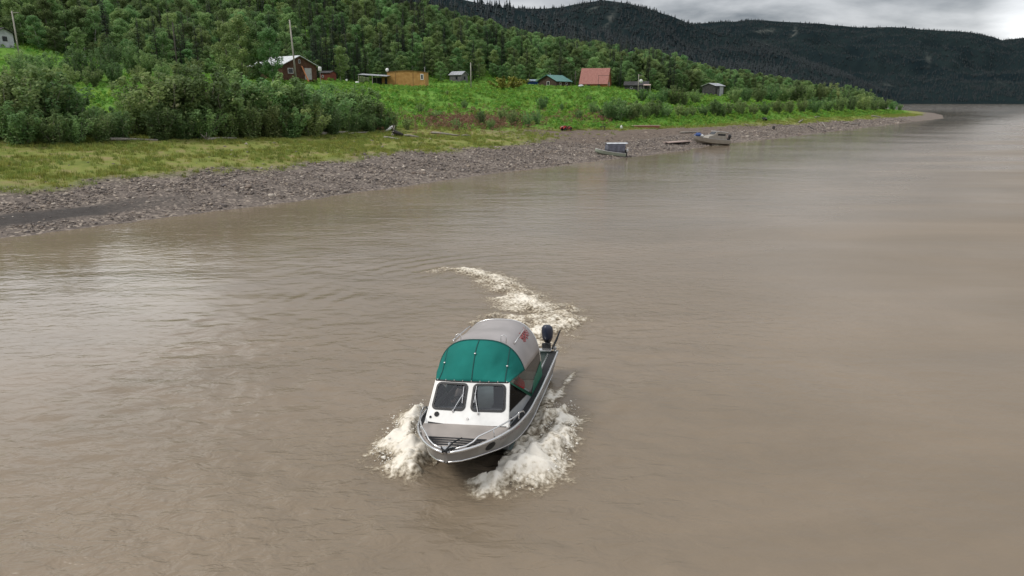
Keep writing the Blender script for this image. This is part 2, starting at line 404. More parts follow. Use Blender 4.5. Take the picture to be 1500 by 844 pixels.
def ground_material(m):
    nt = m.node_tree; n, l = nt.nodes, nt.links; b = n['Principled BSDF']; b.inputs['Roughness'].default_value = .95; b.inputs['Specular IOR Level'].default_value = .15
    tc = n.new('ShaderNodeTexCoord')
    def noise(sc, det=5, rough=.6):
        q = n.new('ShaderNodeTexNoise'); q.inputs['Scale'].default_value = sc; q.inputs['Detail'].default_value = det; q.inputs['Roughness'].default_value = rough
        l.new(tc.outputs['Object'], q.inputs['Vector']); return q.outputs[0]
    def ramp(f, *st):
        r = n.new('ShaderNodeValToRGB'); l.new(f, r.inputs[0]); el = r.color_ramp.elements
        while len(el) < len(st): el.new(.5)
        for i, (p, c) in enumerate(st): el[i].position = p; el[i].color = (*c, 1)
        return r.outputs[0]
    def att(nm): q = n.new('ShaderNodeAttribute'); q.attribute_name = nm; return q.outputs['Fac']
    def mix(f, a, b_):
        q = n.new('ShaderNodeMix'); q.data_type = 'RGBA'; l.new(f, q.inputs[0]); l.new(a, q.inputs[6]); l.new(b_, q.inputs[7]); return q.outputs[2]
    meadow = ramp(noise(.35, 8), (.3, (.082, .17, .026)), (.5, (.118, .24, .034)), (.7, (.165, .29, .050)))
    flat = ramp(noise(.5, 8), (.3, (.13, .165, .036)), (.48, (.20, .22, .055)), (.66, (.26, .215, .10)))
    vo = n.new('ShaderNodeTexVoronoi'); vo.inputs['Scale'].default_value = 4.5; l.new(tc.outputs['Object'], vo.inputs['Vector'])
    sp = n.new('ShaderNodeSeparateColor'); l.new(vo.outputs['Color'], sp.inputs[0])
    grav = ramp(sp.outputs[0], (0, (.10, .084, .072)), (.5, (.16, .134, .115)), (.85, (.22, .182, .152)), (1, (.36, .305, .25)))
    dirt = ramp(noise(.8, 7), (.3, (.11, .085, .066)), (.7, (.19, .15, .12)))
    sand = ramp(noise(2, 5), (.3, (.062, .055, .050)), (.7, (.085, .076, .070)))
    c = mix(att('flat'), meadow, flat); c = mix(att('gravel'), c, grav); c = mix(att('dirt'), c, dirt); c = mix(att('sand'), c, sand)
    l.new(c, b.inputs['Base Color'])
    bp = n.new('ShaderNodeBump'); bp.inputs['Strength'].default_value = .8; bp.inputs['Distance'].default_value = .15
    l.new(noise(3.5, 6, .7), bp.inputs['Height']); l.new(bp.outputs[0], b.inputs['Normal'])
ground_material(gm)
a_sand = np.exp(-(((GS-1)/11)**2))*sstep(2.0, 2.9, GD+1.5*nz)*(1-sstep(4.6, 5.6, GD+1.5*nz))*1.4
a_sand = np.clip(np.maximum(a_sand, 0), 0, 1)
V = np.stack([GX, GY, GZ], -1).reshape(-1, 3)
me = fast_mesh('ground', V, grid_faces(len(gs), len(gd)), gm, True,
   {'gravel': a_grav.ravel(), 'flat': a_flat.ravel(), 'dirt': a_dirt.ravel(), 'sand': a_sand.ravel()})
tag(link('ground', me), 'grassy river bank rising from a gravel beach', kind='structure')

# ---- wooded hills behind: three separate ridges with real depth
hm = bpy.data.materials.new('hill_woods'); hm.use_nodes = True
nt = hm.node_tree; n, l = nt.nodes, nt.links; b = n['Principled BSDF']; b.inputs['Roughness'].default_value = 1; b.inputs['Specular IOR Level'].default_value = 0
tc = n.new('ShaderNodeTexCoord'); q = n.new('ShaderNodeTexNoise'); q.inputs['Scale'].default_value = .012; q.inputs['Detail'].default_value = 9; q.inputs['Roughness'].default_value = .62
l.new(tc.outputs['Object'], q.inputs['Vector'])
r = n.new('ShaderNodeValToRGB'); l.new(q.outputs[0], r.inputs[0]); r.color_ramp.elements[0].position = .35; r.color_ramp.elements[0].color = (.0110, .0185, .0215, 1)
r.color_ramp.elements[1].position = .68; r.color_ramp.elements[1].color = (.0185, .0285, .0285, 1)
at = n.new('ShaderNodeAttribute'); at.attribute_name = 'scar'
q2 = n.new('ShaderNodeTexNoise'); q2.inputs['Scale'].default_value = .05; q2.inputs['Detail'].default_value = 6; l.new(tc.outputs['Object'], q2.inputs['Vector'])
mm = n.new('ShaderNodeMath'); mm.operation = 'MULTIPLY'; l.new(at.outputs['Fac'], mm.inputs[0])
mr = n.new('ShaderNodeMapRange'); l.new(q2.outputs[0], mr.inputs[0]); mr.inputs[1].default_value = .42; mr.inputs[2].default_value = .62; l.new(mr.outputs[0], mm.inputs[1])
mx = n.new('ShaderNodeMix'); mx.data_type = 'RGBA'; l.new(mm.outputs[0], mx.inputs[0]); l.new(r.outputs[0], mx.inputs[6]); mx.inputs[7].default_value = (.13, .135, .12, 1)
l.new(mx.outputs[2], b.inputs['Base Color'])

def ridge(name, label, pxs, ridge_py, Yfoot, zfoot, Yridge, seed, scars, rough, rows=70, power=1.15):
    px = np.arange(pxs[0], pxs[1]+1, 4.0)
    rp = np.interp(px, *zip(*ridge_py)) + (fbm(px/30, px*0, 4, seed)-.5)*3
    yf = np.interp(px, *zip(*Yfoot)); yr = np.interp(px, *zip(*Yridge))
    dv = (422-rp)/FPX; ex = (px-750)/FPX
    zr = CAM_H + yr*(-SP+dv*CP)/(CP+dv*SP); kx = ex/(CP+dv*SP)
    t = np.r_[np.linspace(0, 1, rows), 1.15, 1.4, 1.8]
    TT, KX = np.meshgrid(t, kx, indexing='ij')
    Y = yf[None]+(yr-yf)[None]*TT; X = KX*Y
    prof = np.where(TT <= 1, np.clip(TT, 0, 1)**power, 1-(TT-1)*.6)
    Z = zfoot+(zr-zfoot)[None]*prof
    g = np.abs(fbm(X/160, Y/160, 5, seed+3)-.5)*2
    Z = Z + (.22-g)*rough*np.sin(np.pi*np.clip(TT, 0, 1))**.8
    sc = np.zeros_like(Z)
    PX, PY = project(X, Y, Z)
    for (a, c, w, h, sl, am) in scars:
        u = (PX-a)-(PY-c)*sl; sc = np.maximum(sc, am*np.exp(-(u/w)**2-((PY-c)/h)**2))
    me = fast_mesh(name, np.stack([X, Y, Z], -1).reshape(-1, 3), grid_faces(*X.shape), hm, True, {'scar': sc.ravel()})
    tag(link(name, me), label, kind='structure')
    return X, Y, Z, TT, sc
hills = []
hills.append(ridge('hills', 'spur of dark conifer woods behind the village', (-520, 1150),
   [(-520,-170),(0,-100),(400,-50),(640,-8),(720,8),(780,19),(812,27),(860,46),(950,68),(1050,90),(1150,112)],
   [(-520,620),(1150,560)], 20, [(-520,900),(640,820),(1150,700)], 41, [], 14, 40, .9))
hills.append(ridge('hills', 'rocky peak with pale scars behind the village', (600, 1300),
   [(600,-2),(700,8),(760,12),(800,13),(822,11),(840,7),(880,0),(925,7),(955,14),(985,25),(1005,33),(1030,40),(1070,47),(1150,76),(1300,136)],
   [(600,950),(1300,900)], 5, [(600,1500),(1300,1250)], 52,
   [(893,28,5,14,-.5,.9),(868,14,7,5,-1.2,.6),(905,2,3,6,0,.5),(838,8,4,5,-.8,.5),(915,42,4,5,-1,.5)], 60))
hills.append(ridge('hills', 'long dark wooded mountain across the river', (700, 2500),
   [(700,45),(980,40),(1020,35),(1045,33),(1100,29),(1140,31),(1186,34),(1225,37),(1262,40),(1300,39),(1345,42),(1370,44),(1400,46),(1420,48.5),(1455,54),(1468,58),(1480,57),(1500,55),(1560,49),(1700,45),(2500,25)],
   [(700,1330),(1500,1330),(2500,1100)], -2, [(700,2300),(1500,2250),(2500,2100)], 63,
   [(1120,46,13,3,-2.5,.9),(1163,47,4,9,-.3,.9),(1123,65,4,4,0,.5),(1290,42,3,8,0,.4),(1360,85,4,14,0,.4),(1300,125,14,4,0,.3),(1465,122,8,4,0,.25)], 85, 90, .95))

# ================================================================== WATER
BX, BY, BH, BROLL = .119, 21.927, .218, .05           # where the jet boat floats and how it heads
def bl2w(x, y):                                       # boat plan to world plan
    return BX-math.sin(BH)*np.asarray(x)+math.cos(BH)*np.asarray(y), BY-math.cos(BH)*np.asarray(x)-math.sin(BH)*np.asarray(y)
def w2bl(X, Y):
    a, c = np.asarray(X)-BX, np.asarray(Y)-BY
    return -math.sin(BH)*a-math.cos(BH)*c, math.cos(BH)*a-math.sin(BH)*c
def water_h(X, Y):
    """wave heights: river chop, the boat's hump and its turning wake"""
    x, y = w2bl(X, Y); near = np.exp(-((X)/22)**2-((Y-26)/24)**2)
    h = (fbm(X/1.1+Y/6, Y/.75, 3, 71)-.5)*.13*(np.exp(-((X+6)/13)**2-((Y-18)/14)**2)+.35*np.exp(-((X-8)/14)**2-((Y-20)/14)**2))
    h = h + (fbm(X/4, Y/2.6, 3, 75)-.5)*.09*np.exp(-((X)/40)**2-((Y-24)/22)**2)
    # ridges thrown to both sides of the hull
    for sg, amp in ((-1, .24), (1, .28)):
        o = sg*y-(1.45+(5.6-x)*.42)
        h = h + amp*np.exp(-(o/.42)**2)*sstep(7.2, 5.2, x)*np.exp(-np.clip(5-x, 0, 99)/2.6)
        h = h - .10*np.exp(-((o+.75)/.5)**2)*sstep(6.5, 4, x)*np.exp(-np.clip(5-x, 0, 99)/2.6)
    # ring ripples left by the turn
    rx, ry = X-2.2, Y-30; rr = np.hypot(rx, ry*1.0); an = np.arctan2(ry, rx)
    h = h + .016*(fbm(X/2.2, Y/2.2, 3, 79)*2-.3)*np.sin((rr+.35*np.sin(an*3)+.9*fbm(X/3, Y/3, 2, 83))*2*np.pi/1.15)*np.exp(-((rr-10.5)/3.2)**2)*sstep(1.2, 2.2, an)*(1-sstep(2.9, 3.3, an))
    # hollow and swell just ahead of the bow
    h = h + .06*np.exp(-((x-8.9)/.5)**2-((y)/1.6)**2) - .05*np.exp(-((x-7.8)/.6)**2-(y/1.2)**2)
    return h
def seg_field(X, Y, pts):
    """largest of soft discs strung along a line: pts = (x, y, radius, strength)"""
    F = np.full(np.shape(X), -9.)
    for (x0, y0, r0, a0), (x1, y1, r1, a1) in zip(pts[:-1], pts[1:]):
        ux, uy = x1-x0, y1-y0; L = ux*ux+uy*uy+1e-9
        t = np.clip(((X-x0)*ux+(Y-y0)*uy)/L, 0, 1)
        F = np.maximum(F, (a0+(a1-a0)*t)-np.hypot(X-x0-t*ux, Y-y0-t*uy)/(r0+(r1-r0)*t))
    return F
def U(px, py): return unproject(px, py)[:2]
def line(*p): return [(*U(a, b), r, s) for a, b, r, s in p]
FOAM_L = line((640,640,.4,1.1),(622,662,.6,1.25),(596,672,.75,1.3),(604,694,.4,1.1))
FOAM_L2 = line((620,600,.35,.8),(602,628,.6,1.1),(580,662,.65,1.25),(592,684,.5,1.1))
FOAM_R = line((706,690,.5,1.2),(735,700,.75,1.35),(775,690,.75,1.35),(800,660,.8,1.25),(826,618,.6,1.0))
FOAM_R2 = line((716,678,.5,1.2),(756,668,.8,1.3),(790,640,.65,1.0),(800,612,.5,.75),(836,600,.35,.8))
FOAM_H = line((694,684,.5,1.0),(735,668,.7,1.15),(768,645,.65,1.1),(792,612,.55,.9),(806,574,.4,.65))
FOAM_H2 = line((612,604,.4,.85),(622,634,.55,1.05),(648,668,.5,1.0))
FOAM_S = line((802,600,.2,.6),(822,572,.25,.7),(844,542,.15,.5))
FOAM_W = line((788,506,.9,1.15),(775,498,.9,1.05),(806,478,1.4,1.15),(818,464,1.3,1.1),(776,446,1.35,1.2),(752,428,1.35,1.1),(722,409,1.25,1.05),(690,398,1.1,.9),(652,395,.8,.75),(610,402,.5,.35))
FOAM_W2 = line((690,474,.5,.7),(730,462,.7,.75),(770,470,1.2,1.0),(826,458,.9,1.0),(832,470,.9,1.05))
FOAM_B = line((836,452,.5,.95),(838,476,.55,1.0))
def foam_field(X, Y):
    F = np.full(np.shape(X), -9.)
    for g in (FOAM_L, FOAM_L2, FOAM_R, FOAM_R2, FOAM_S, FOAM_W, FOAM_W2, FOAM_B, FOAM_H, FOAM_H2): F = np.maximum(F, seg_field(X, Y, g))
    return F
def foam_rise(X, Y):
    """how far the white water stands above the river"""
    F = np.full(np.shape(X), 0.)
    for g, a in ((FOAM_L, .34), (FOAM_L2, .34), (FOAM_R, .36), (FOAM_R2, .38), (FOAM_H, .16), (FOAM_H2, .16), (FOAM_S, .06), (FOAM_W, .22), (FOAM_W2, .22), (FOAM_B, .34)):
        F = np.maximum(F, a*sstep(0, .9, seg_field(X, Y, g)))
    return F

wx = steps((-6000,-1500,900),(-1500,-300,120),(-300,-60,12),(-60,-14,1.2),(-14,14,.09),(14,60,1.2),(60,300,12),(300,1500,120),(1500,6000,900))
wy = steps((-1500,-100,140),(-100,2,8),(2,10,.5),(10,42,.09),(42,90,1.0),(90,300,10),(300,1500,100),(1500,7000,900))
WX, WY = np.meshgrid(wx, wy, indexing='ij'); WZ = water_h(WX, WY)
xb, yb = w2bl(WX, WY)
WZ = WZ-.32*sstep(-.5, -.3, xb)*(1-sstep(4.3, 4.8, xb))*(1-sstep(.85, .98, np.abs(yb)))                     # water does not rise into the hull
RIP = .16+.75*sstep(15, 70, -dprime(WX, WY))*sstep(45, 130, WY)+.95*np.exp(-((WX+5.5)/8)**2-((WY-16)/9)**2)+.30*np.exp(-((WX-9)/7)**2-((WY-22)/10)**2)+.25*np.exp(-((WX-3)/9)**2-((WY-33)/10)**2)
wm = bpy.data.materials.new('silty_water'); wm.use_nodes = True
def water_material(m):
    nt = m.node_tree; n, l = nt.nodes, nt.links; b = n['Principled BSDF']
    b.inputs['IOR'].default_value = 1.33; b.inputs['Specular IOR Level'].default_value = .5
    tc = n.new('ShaderNodeTexCoord')
    def mapped(sx, sy, rz=0):
        q = n.new('ShaderNodeMapping'); q.inputs['Scale'].default_value = (sx, sy, 1); q.inputs['Rotation'].default_value = (0, 0, rz); l.new(tc.outputs['Object'], q.inputs[0]); return q.outputs[0]
    def noise(v, sc, det=3, rough=.5, dist=0.):
        q = n.new('ShaderNodeTexNoise'); q.inputs['Scale'].default_value = sc; q.inputs['Detail'].default_value = det; q.inputs['Roughness'].default_value = rough; q.inputs['Distortion'].default_value = dist; l.new(v, q.inputs['Vector']); return q.outputs[0]
    def rng(f, a, b_, c, d):
        q = n.new('ShaderNodeMapRange'); l.new(f, q.inputs[0])
        for i, v in enumerate((a, b_, c, d)): q.inputs[i+1].default_value = v
        return q.outputs[0]
    def mul(a, c):
        q = n.new('ShaderNodeMath'); q.operation = 'MULTIPLY'; l.new(a, q.inputs[0])
        if isinstance(c, (int, float)): q.inputs[1].default_value = c
        else: l.new(c, q.inputs[1])
        return q.outputs[0]
    def add(a, c):
        q = n.new('ShaderNodeMath'); l.new(a, q.inputs[0]); l.new(c, q.inputs[1]); return q.outputs[0]
    silt = n.new('ShaderNodeValToRGB'); l.new(noise(mapped(.05, .13, .66), 1, 6, .6, .8), silt.inputs[0])
    silt.color_ramp.elements[0].position = .3; silt.color_ramp.elements[0].color = (.185, .146, .102, 1)
    silt.color_ramp.elements[1].position = .7; silt.color_ramp.elements[1].color = (.248, .193, .136, 1)
    l.new(silt.outputs[0], b.inputs['Base Color'])
    pa = n.new('ShaderNodeAttribute'); pa.attribute_name = 'rip'; patch = mul(rng(noise(mapped(.045, .09, .5), 1, 3), .38, .62, .45, 1.0), pa.outputs['Fac'])      # calm slicks and rougher patches
    chop = noise(mapped(.9, 1.7, -.25), 1.5, 3, .55, .4)
    fine = noise(mapped(1.4, 2.6, .2), 3.2, 2, .5)
    swell = noise(mapped(.18, .5, .35), 1, 3, .5, .6)
    hgt = add(add(mul(mul(chop, patch), .17), mul(mul(fine, patch), .018)), mul(swell, .034))
    bp = n.new('ShaderNodeBump'); bp.inputs['Strength'].default_value = 1; bp.inputs['Distance'].default_value = 1.0
    l.new(hgt, bp.inputs['Height']); l.new(bp.outputs[0], b.inputs['Normal'])
    # the open channel is wind ruffled, the lee of the bank is smooth; long slicks run with the current
    dt = n.new('ShaderNodeVectorMath'); dt.operation = 'DOT_PRODUCT'; l.new(tc.outputs['Object'], dt.inputs[0]); dt.inputs[1].default_value = (-DN[0], -DN[1], 0)
    off = float(S0 @ DN); chan = n.new('ShaderNodeMapRange'); chan.interpolation_type = 'SMOOTHSTEP'; l.new(dt.outputs['Value'], chan.inputs[0])
    chan.inputs[1].default_value = 8-off; chan.inputs[2].default_value = 75-off; chan.inputs[3].default_value = .06; chan.inputs[4].default_value = .50
    slick = rng(noise(mapped(.022, .075, .66), 1, 4, .55, .5), .35, .65, .72, 1.25)
    l.new(mul(chan.outputs[0], slick), b.inputs['Roughness'])
water_material(wm)
me = fast_mesh('water', np.stack([WX, WY, WZ], -1).reshape(-1, 3), grid_faces(len(wx), len(wy)), wm, True, {'rip': RIP.ravel()})
tag(link('water', me), 'wide silty brown river', kind='structure')

# ---- white water: a lumpy sheet standing on the river, ragged where it thins out
fx = np.arange(-7.5, 7.5, .045); fy = np.arange(13.2, 41.5, .045)
FX, FY = np.meshgrid(fx, fy, indexing='ij'); FF = foam_field(FX, FY)
rag = (fbm(FX/.8, FY/.8, 4, 91)-.5)*1.5 + (fbm(FX/.16, FY/.16, 3, 95)-.5)*.5
hole = fbm(FX/.8+3, FY/.8, 4, 99)
FM = FF+rag-.35*sstep(.52, .66, hole)*sstep(21, 24, FY)        # the older wake is broken into strands
rise = foam_rise(FX, FY)
lump = np.abs(fbm(FX/.55, FY/.55, 3, 103)-.5)*2
FZ = water_h(FX, FY)+.012+np.clip(rise*(.45+.75*lump)*sstep(-.1, .9, FM), 0, 1)+.018*sstep(0, .5, FM)*fbm(FX/.11, FY/.11, 2, 107)
bxl, byl = w2bl(FX, FY)
keep = (FM > -.42) & ~((bxl > -.2) & (bxl < 6.3) & (np.abs(byl) < .8))
ff = grid_faces(*FX.shape); kf = keep.ravel(); sel = kf[ff].all(1); ff = ff[sel]
used = np.unique(ff); rem = np.full(FX.size, -1); rem[used] = np.arange(len(used))
fm = bpy.data.materials.new('white_water'); fm.use_nodes = True
nt = fm.node_tree; n, l = nt.nodes, nt.links; b = n['Principled BSDF']; b.inputs['Roughness'].default_value = .55; b.inputs['Specular IOR Level'].default_value = .3
at = n.new('ShaderNodeAttribute'); at.attribute_name = 'foam'
tc = n.new('ShaderNodeTexCoord'); q = n.new('ShaderNodeTexNoise'); q.inputs['Scale'].default_value = 9; q.inputs['Detail'].default_value = 5; l.new(tc.outputs['Object'], q.inputs['Vector'])
ad = n.new('ShaderNodeMath'); l.new(at.outputs['Fac'], ad.inputs[0])
mr = n.new('ShaderNodeMapRange'); l.new(q.outputs[0], mr.inputs[0]); mr.inputs[1].default_value = .3; mr.inputs[2].default_value = .7; mr.inputs[3].default_value = -.35; mr.inputs[4].default_value = .35
l.new(mr.outputs[0], ad.inputs[1])
r = n.new('ShaderNodeValToRGB'); l.new(ad.outputs[0], r.inputs[0]); el = r.color_ramp.elements
el[0].position = 0; el[0].color = (.29, .23, .155, 1); el[1].position = 1; el[1].color = (.82, .765, .665, 1)
x_ = el.new(.30); x_.color = (.46, .385, .275, 1); x_ = el.new(.6); x_.color = (.66, .59, .475, 1)
l.new(r.outputs[0], b.inputs['Base Color'])
al = n.new('ShaderNodeMapRange'); l.new(ad.outputs[0], al.inputs[0]); al.inputs[1].default_value = .0; al.inputs[2].default_value = .75; al.inputs[4].default_value = .8
al2 = n.new('ShaderNodeMapRange'); l.new(ad.outputs[0], al2.inputs[0]); al2.inputs[1].default_value = -.45; al2.inputs[2].default_value = .2; al2.inputs[4].default_value = .2
aa = n.new('ShaderNodeMath'); l.new(al.outputs[0], aa.inputs[0]); l.new(al2.outputs[0], aa.inputs[1]); l.new(aa.outputs[0], b.inputs['Alpha'])
bp = n.new('ShaderNodeBump'); bp.inputs['Strength'].default_value = .5; bp.inputs['Distance'].default_value = .03; l.new(q.outputs[0], bp.inputs['Height']); l.new(bp.outputs[0], b.inputs['Normal'])
V = np.stack([FX, FY, FZ], -1).reshape(-1, 3)[used]
me = fast_mesh('wake_foam', V, rem[ff], fm, True, {'foam': (FM*(1-.38*sstep(21, 25, FY))).ravel()[used]})
tag(link('wake_foam', me), 'churned white water round the bow and in the wake of the jet boat', 'wake', kind='stuff')
# ---- drops thrown off the edges of the splashes
rng_ = np.random.default_rng(7)
def blob_mesh(name, mt, seed, sub=1, amp=.25, flat=1.0):
    import bmesh
    bm = bmesh.new(); bmesh.ops.create_icosphere(bm, subdivisions=sub, radius=1)
    r_ = np.random.default_rng(seed); dirs = r_.normal(size=(5, 3)); ph = r_.uniform(0, 6, 5)
    for v in bm.verts:
        p = np.array(v.co); k = 1+amp*sum(math.sin(2.2*float(p@d)+f) for d, f in zip(dirs, ph))/2.2
        v.co = Vector((p[0]*k, p[1]*k, p[2]*k*flat))
    me = bpy.data.meshes.new(name); bm.to_mesh(me); bm.free(); me.materials.append(mt)
    me.polygons.foreach_set('use_smooth', [True]*len(me.polygons)); return me
drop_m = mat('spray', (.80, .76, .68), .3)
cand = np.argwhere((FM > -.3) & (FM < .6) & (rise > .12) & (FY < 20.5) & (np.abs(byl) > 1.5)); pick = cand[rng_.integers(0, len(cand), 750)]
dx_ = FX[pick[:, 0], pick[:, 1]]+rng_.normal(0, .08, len(pick)); dy_ = FY[pick[:, 0], pick[:, 1]]+rng_.normal(0, .08, len(pick))
dz_ = water_h(dx_, dy_)+np.abs(rng_.normal(0, .16, len(pick)))+.02
scatter('spray_drops', np.c_[dx_, dy_, dz_], rng_.lognormal(-4.3, .45, len(pick)), rng_.uniform(0, 6.3, len(pick)), rng_.integers(0, 3, len(pick)),
   [blob_mesh('drop_%d' % k, drop_m, k, 1, .4, .7) for k in range(3)], 'white drops of spray thrown up by the jet boat', 'spray')

# ================================================================== PLANTS
def leaves(C, size, r, up=.35, out=None, aspect=.55):
    """diamond-shaped leaves at centres C"""
    n = len(C); nr = r.normal(size=(n, 3)); nr[:, 2] = np.abs(nr[:, 2])+up
    if out is not None: nr += out*1.0
    nr /= np.linalg.norm(nr, axis=1)[:, None]
    t = np.cross(nr, r.normal(size=(n, 3))); t /= np.linalg.norm(t, axis=1)[:, None]+1e-9
    u = np.cross(nr, t); s = (size*r.uniform(.6, 1.3, n))[:, None]
    V = np.stack([C-t*s, C+u*s*aspect+nr*s*.12, C+t*s, C-u*s*aspect+nr*s*.12], 1).reshape(-1, 3)
    return V, np.arange(4*n).reshape(n, 4)
def wood_tube(mb, p0, p1, r0, r1, r, bend=.06, k=4, n=6):
    p0, p1 = np.array(p0, float), np.array(p1, float); L = np.linalg.norm(p1-p0)
    pts = [p0+(p1-p0)*t+(r.normal(size=3)*L*bend*math.sin(math.pi*t)) for t in np.linspace(0, 1, k)]
    mb.tube(pts, list(np.linspace(r0, r1, k)), n); return pts
def foliage_mesh(name, C, size, r, mt, up=.35, out=None, aspect=.55, clump=None):
    V, F = leaves(C, size, r, up, out, aspect)
    v = np.clip(r.normal(.5, .2, len(C)) if clump is None else clump+r.normal(0, .17, len(C)), 0, 1)
    return fast_mesh(name, V, F, mt, False, {'v': np.repeat(v, 4)})
BARK = mat('bark', (.22, .20, .17), .9, var=.4, scale=5, stretch=(1, 1, .3), bump=.3)
PALE_BARK = mat('pale_bark', (.42, .40, .36), .85, var=.4, scale=4, stretch=(1, 1, 2))
DARK_BARK = mat('dark_bark', (.07, .055, .045), .95, var=.3, scale=5)
L_POP = leaf_mat('poplar_leaf', (.125, .215, .080), (.225, .355, .125), (.33, .39, .15), .5)
L_WIL = leaf_mat('willow_leaf', (.125, .215, .080), (.265, .385, .140), (.42, .47, .23), .48, .35)
L_SPR = leaf_mat('spruce_needle', (.018, .036, .022), (.052, .085, .048), None, .1)
L_MEA = leaf_mat('meadow_leaf', (.105, .225, .03), (.215, .41, .058), (.31, .44, .10), .3, .3)
L_RED = leaf_mat('red_stem_leaf', (.17, .10, .06), (.34, .18, .12), (.28, .24, .10), .2, .3)
L_YEL = leaf_mat('yellow_leaf', (.14, .19, .035), (.27, .31, .06), (.36, .35, .08), .3, .2)
L_GRS = leaf_mat('olive_grass', (.16, .205, .042), (.30, .345, .08), (.42, .38, .15), .3, .3)

def broadleaf(seed, H=12., Rad=2.5, low=.12, dense=4800, size=.19):
    r = np.random.default_rng(seed); mb = MB(); lean = r.normal(0, .03, 2)
    top = np.array([lean[0]*H, lean[1]*H, H*.93]); wood_tube(mb, (0, 0, -.4), top, .16, .025, r, .012, 6, 8)
    C, O, K = [], [], []; nl = 20
    for i in range(nl):
        t = low+(.96-low)*(i+.5)/nl; az = i*2.399+r.uniform(-.4, .4)
        rad = Rad*(math.sin(math.pi*min(.98, ((t-low)/(1-low))**.75*.93+.07))**.7)*r.uniform(.65, 1.15)+.25
        b0 = top*t; tip = b0+np.array([math.cos(az)*rad, math.sin(az)*rad, rad*r.uniform(-.05, .5)])
        pts = wood_tube(mb, b0, tip, .05, .012, r, .06, 3, 5)
        for w in (.45, .75, 1.0):
            c = b0+(tip-b0)*w; m = int(dense/(nl*3)*r.uniform(.6, 1.4)); cr = r.uniform(.6, 1.1)
            p = r.normal(size=(m, 3)); p /= np.linalg.norm(p, axis=1)[:, None]; p *= (r.uniform(.25, 1, m)**.45)[:, None]*cr*np.array([1, 1, .8])
            C.append(c+p); O.append(p/cr); K.append(np.full(m, r.uniform(.25, .75)))
    C, O, K = np.concatenate(C), np.concatenate(O), np.concatenate(K)
    return mb, C, O, K, size, r
def willow(seed, H=4., spread=1.9, dense=3000, size=.115):
    r = np.random.default_rng(seed); mb = MB(); C, O, K = [], [], []; ns = 15
    for i in range(ns):
        az = i*2.399+r.uniform(-.5, .5); sp = spread*math.sqrt((i+.5)/ns); h = H*(1-.32*(sp/spread)**2)*r.uniform(.75, 1.05)
        tip = np.array([math.cos(az)*sp, math.sin(az)*sp, h]); base = np.array([math.cos(az)*.25, math.sin(az)*.25, -.2])
        pts = wood_tube(mb, base, tip, .035, .008, r, .05, 4, 5)
        for w in np.linspace(.12, 1.0, 6):
            c = base+(tip-base)*w; m = int(1.35*dense/(ns*6)*r.uniform(.5, 1.5)); cr = r.uniform(.28, .62)*(1.1-.4*w)*H/4
            p = r.normal(size=(m, 3)); p /= np.linalg.norm(p, axis=1)[:, None]; p *= (r.uniform(.1, 1, m)**.5)[:, None]*cr*np.array([1, 1, 1.25])
            C.append(c+p); O.append(p/cr); K.append(np.full(m, r.uniform(.2, .8)))
    C, O, K = np.concatenate(C), np.concatenate(O), np.concatenate(K); C[:, 2] = np.maximum(C[:, 2], .02)
    return mb, C, O, K, size, r
def spruce(seed, H=14., Rad=1.9):
    r = np.random.default_rng(seed); mb = MB(); wood_tube(mb, (0, 0, -.4), (r.normal(0, .1), r.normal(0, .1), H), .17, .015, r, .004, 5, 7)
    V, vv = [], []
    z = .08*H
    while z < H*.985:
        t = z/H; rad = Rad*(1-t)**.85*r.uniform(.75, 1.15)+.12; nb = 7 if t < .8 else 5
        for k in range(nb):
            if r.random() < .12: continue
            az = r.uniform(0, 6.28); d = np.array([math.cos(az), math.sin(az), 0]); sd_ = np.array([-d[1], d[0], 0]); tone = r.uniform(.1, .9)
            rr = rad*r.uniform(.6, 1.1)
            for w in np.arange(.2, 1.01, .27):
                c = np.array([0, 0, z])+d*rr*w+np.array([0, 0, -.35*rr*w**1.5+.08*rr*w**3]); L = .16+.30*rr*(1-w*.5)
                for s in (-1, 1):
                    a = c; b_ = c+sd_*s*L*.85+d*L*.55+np.array([0, 0, -.16*L]); b2 = c+d*L*.75+np.array([0, 0, -.05]); e_ = c+sd_*s*L*.35-np.array([0, 0, .24*L])
                    V += [a, e_, b_, b2]; vv += [tone]*4
        z += .30+.10*(1-t)
    V = np.array(V); F = np.arange(len(V)).reshape(-1, 4)
    return mb, V, F, np.clip(np.array(vv)+r.normal(0, .1, len(vv)), 0, 1)
def wood_mesh(mb, nm, mt):
    me = bpy.data.meshes.new(nm); me.from_pydata(mb.v, [], mb.f); me.materials.append(mt); me.polygons.foreach_set('use_smooth', [True]*len(me.polygons)); me.update(); return me
def joined(nm, wood, crown):
    """trunk and crown in one mesh with two materials, for the uncountable wood behind"""
    a = np.empty(len(crown.vertices)*3, np.float32); crown.vertices.foreach_get('co', a); a = a.reshape(-1, 3)
    f = np.empty(len(crown.loops), np.int32); crown.loops.foreach_get('vertex_index', f); f = f.reshape(-1, 4)
    w = np.array(wood.v, np.float32); wf = np.array([q for q in wood.f if len(q) == 4], np.int32)
    v = np.empty(len(crown.vertices), np.float32); crown.attributes['v'].data.foreach_get('value', v)
    me = fast_mesh(nm, np.r_[a, w], np.r_[f, wf+len(a)], [crown.materials[0], BARK], False, {'v': np.r_[v, np.zeros(len(w), np.float32)]}, np.r_[np.zeros(len(f)), np.ones(len(wf))])
    return me

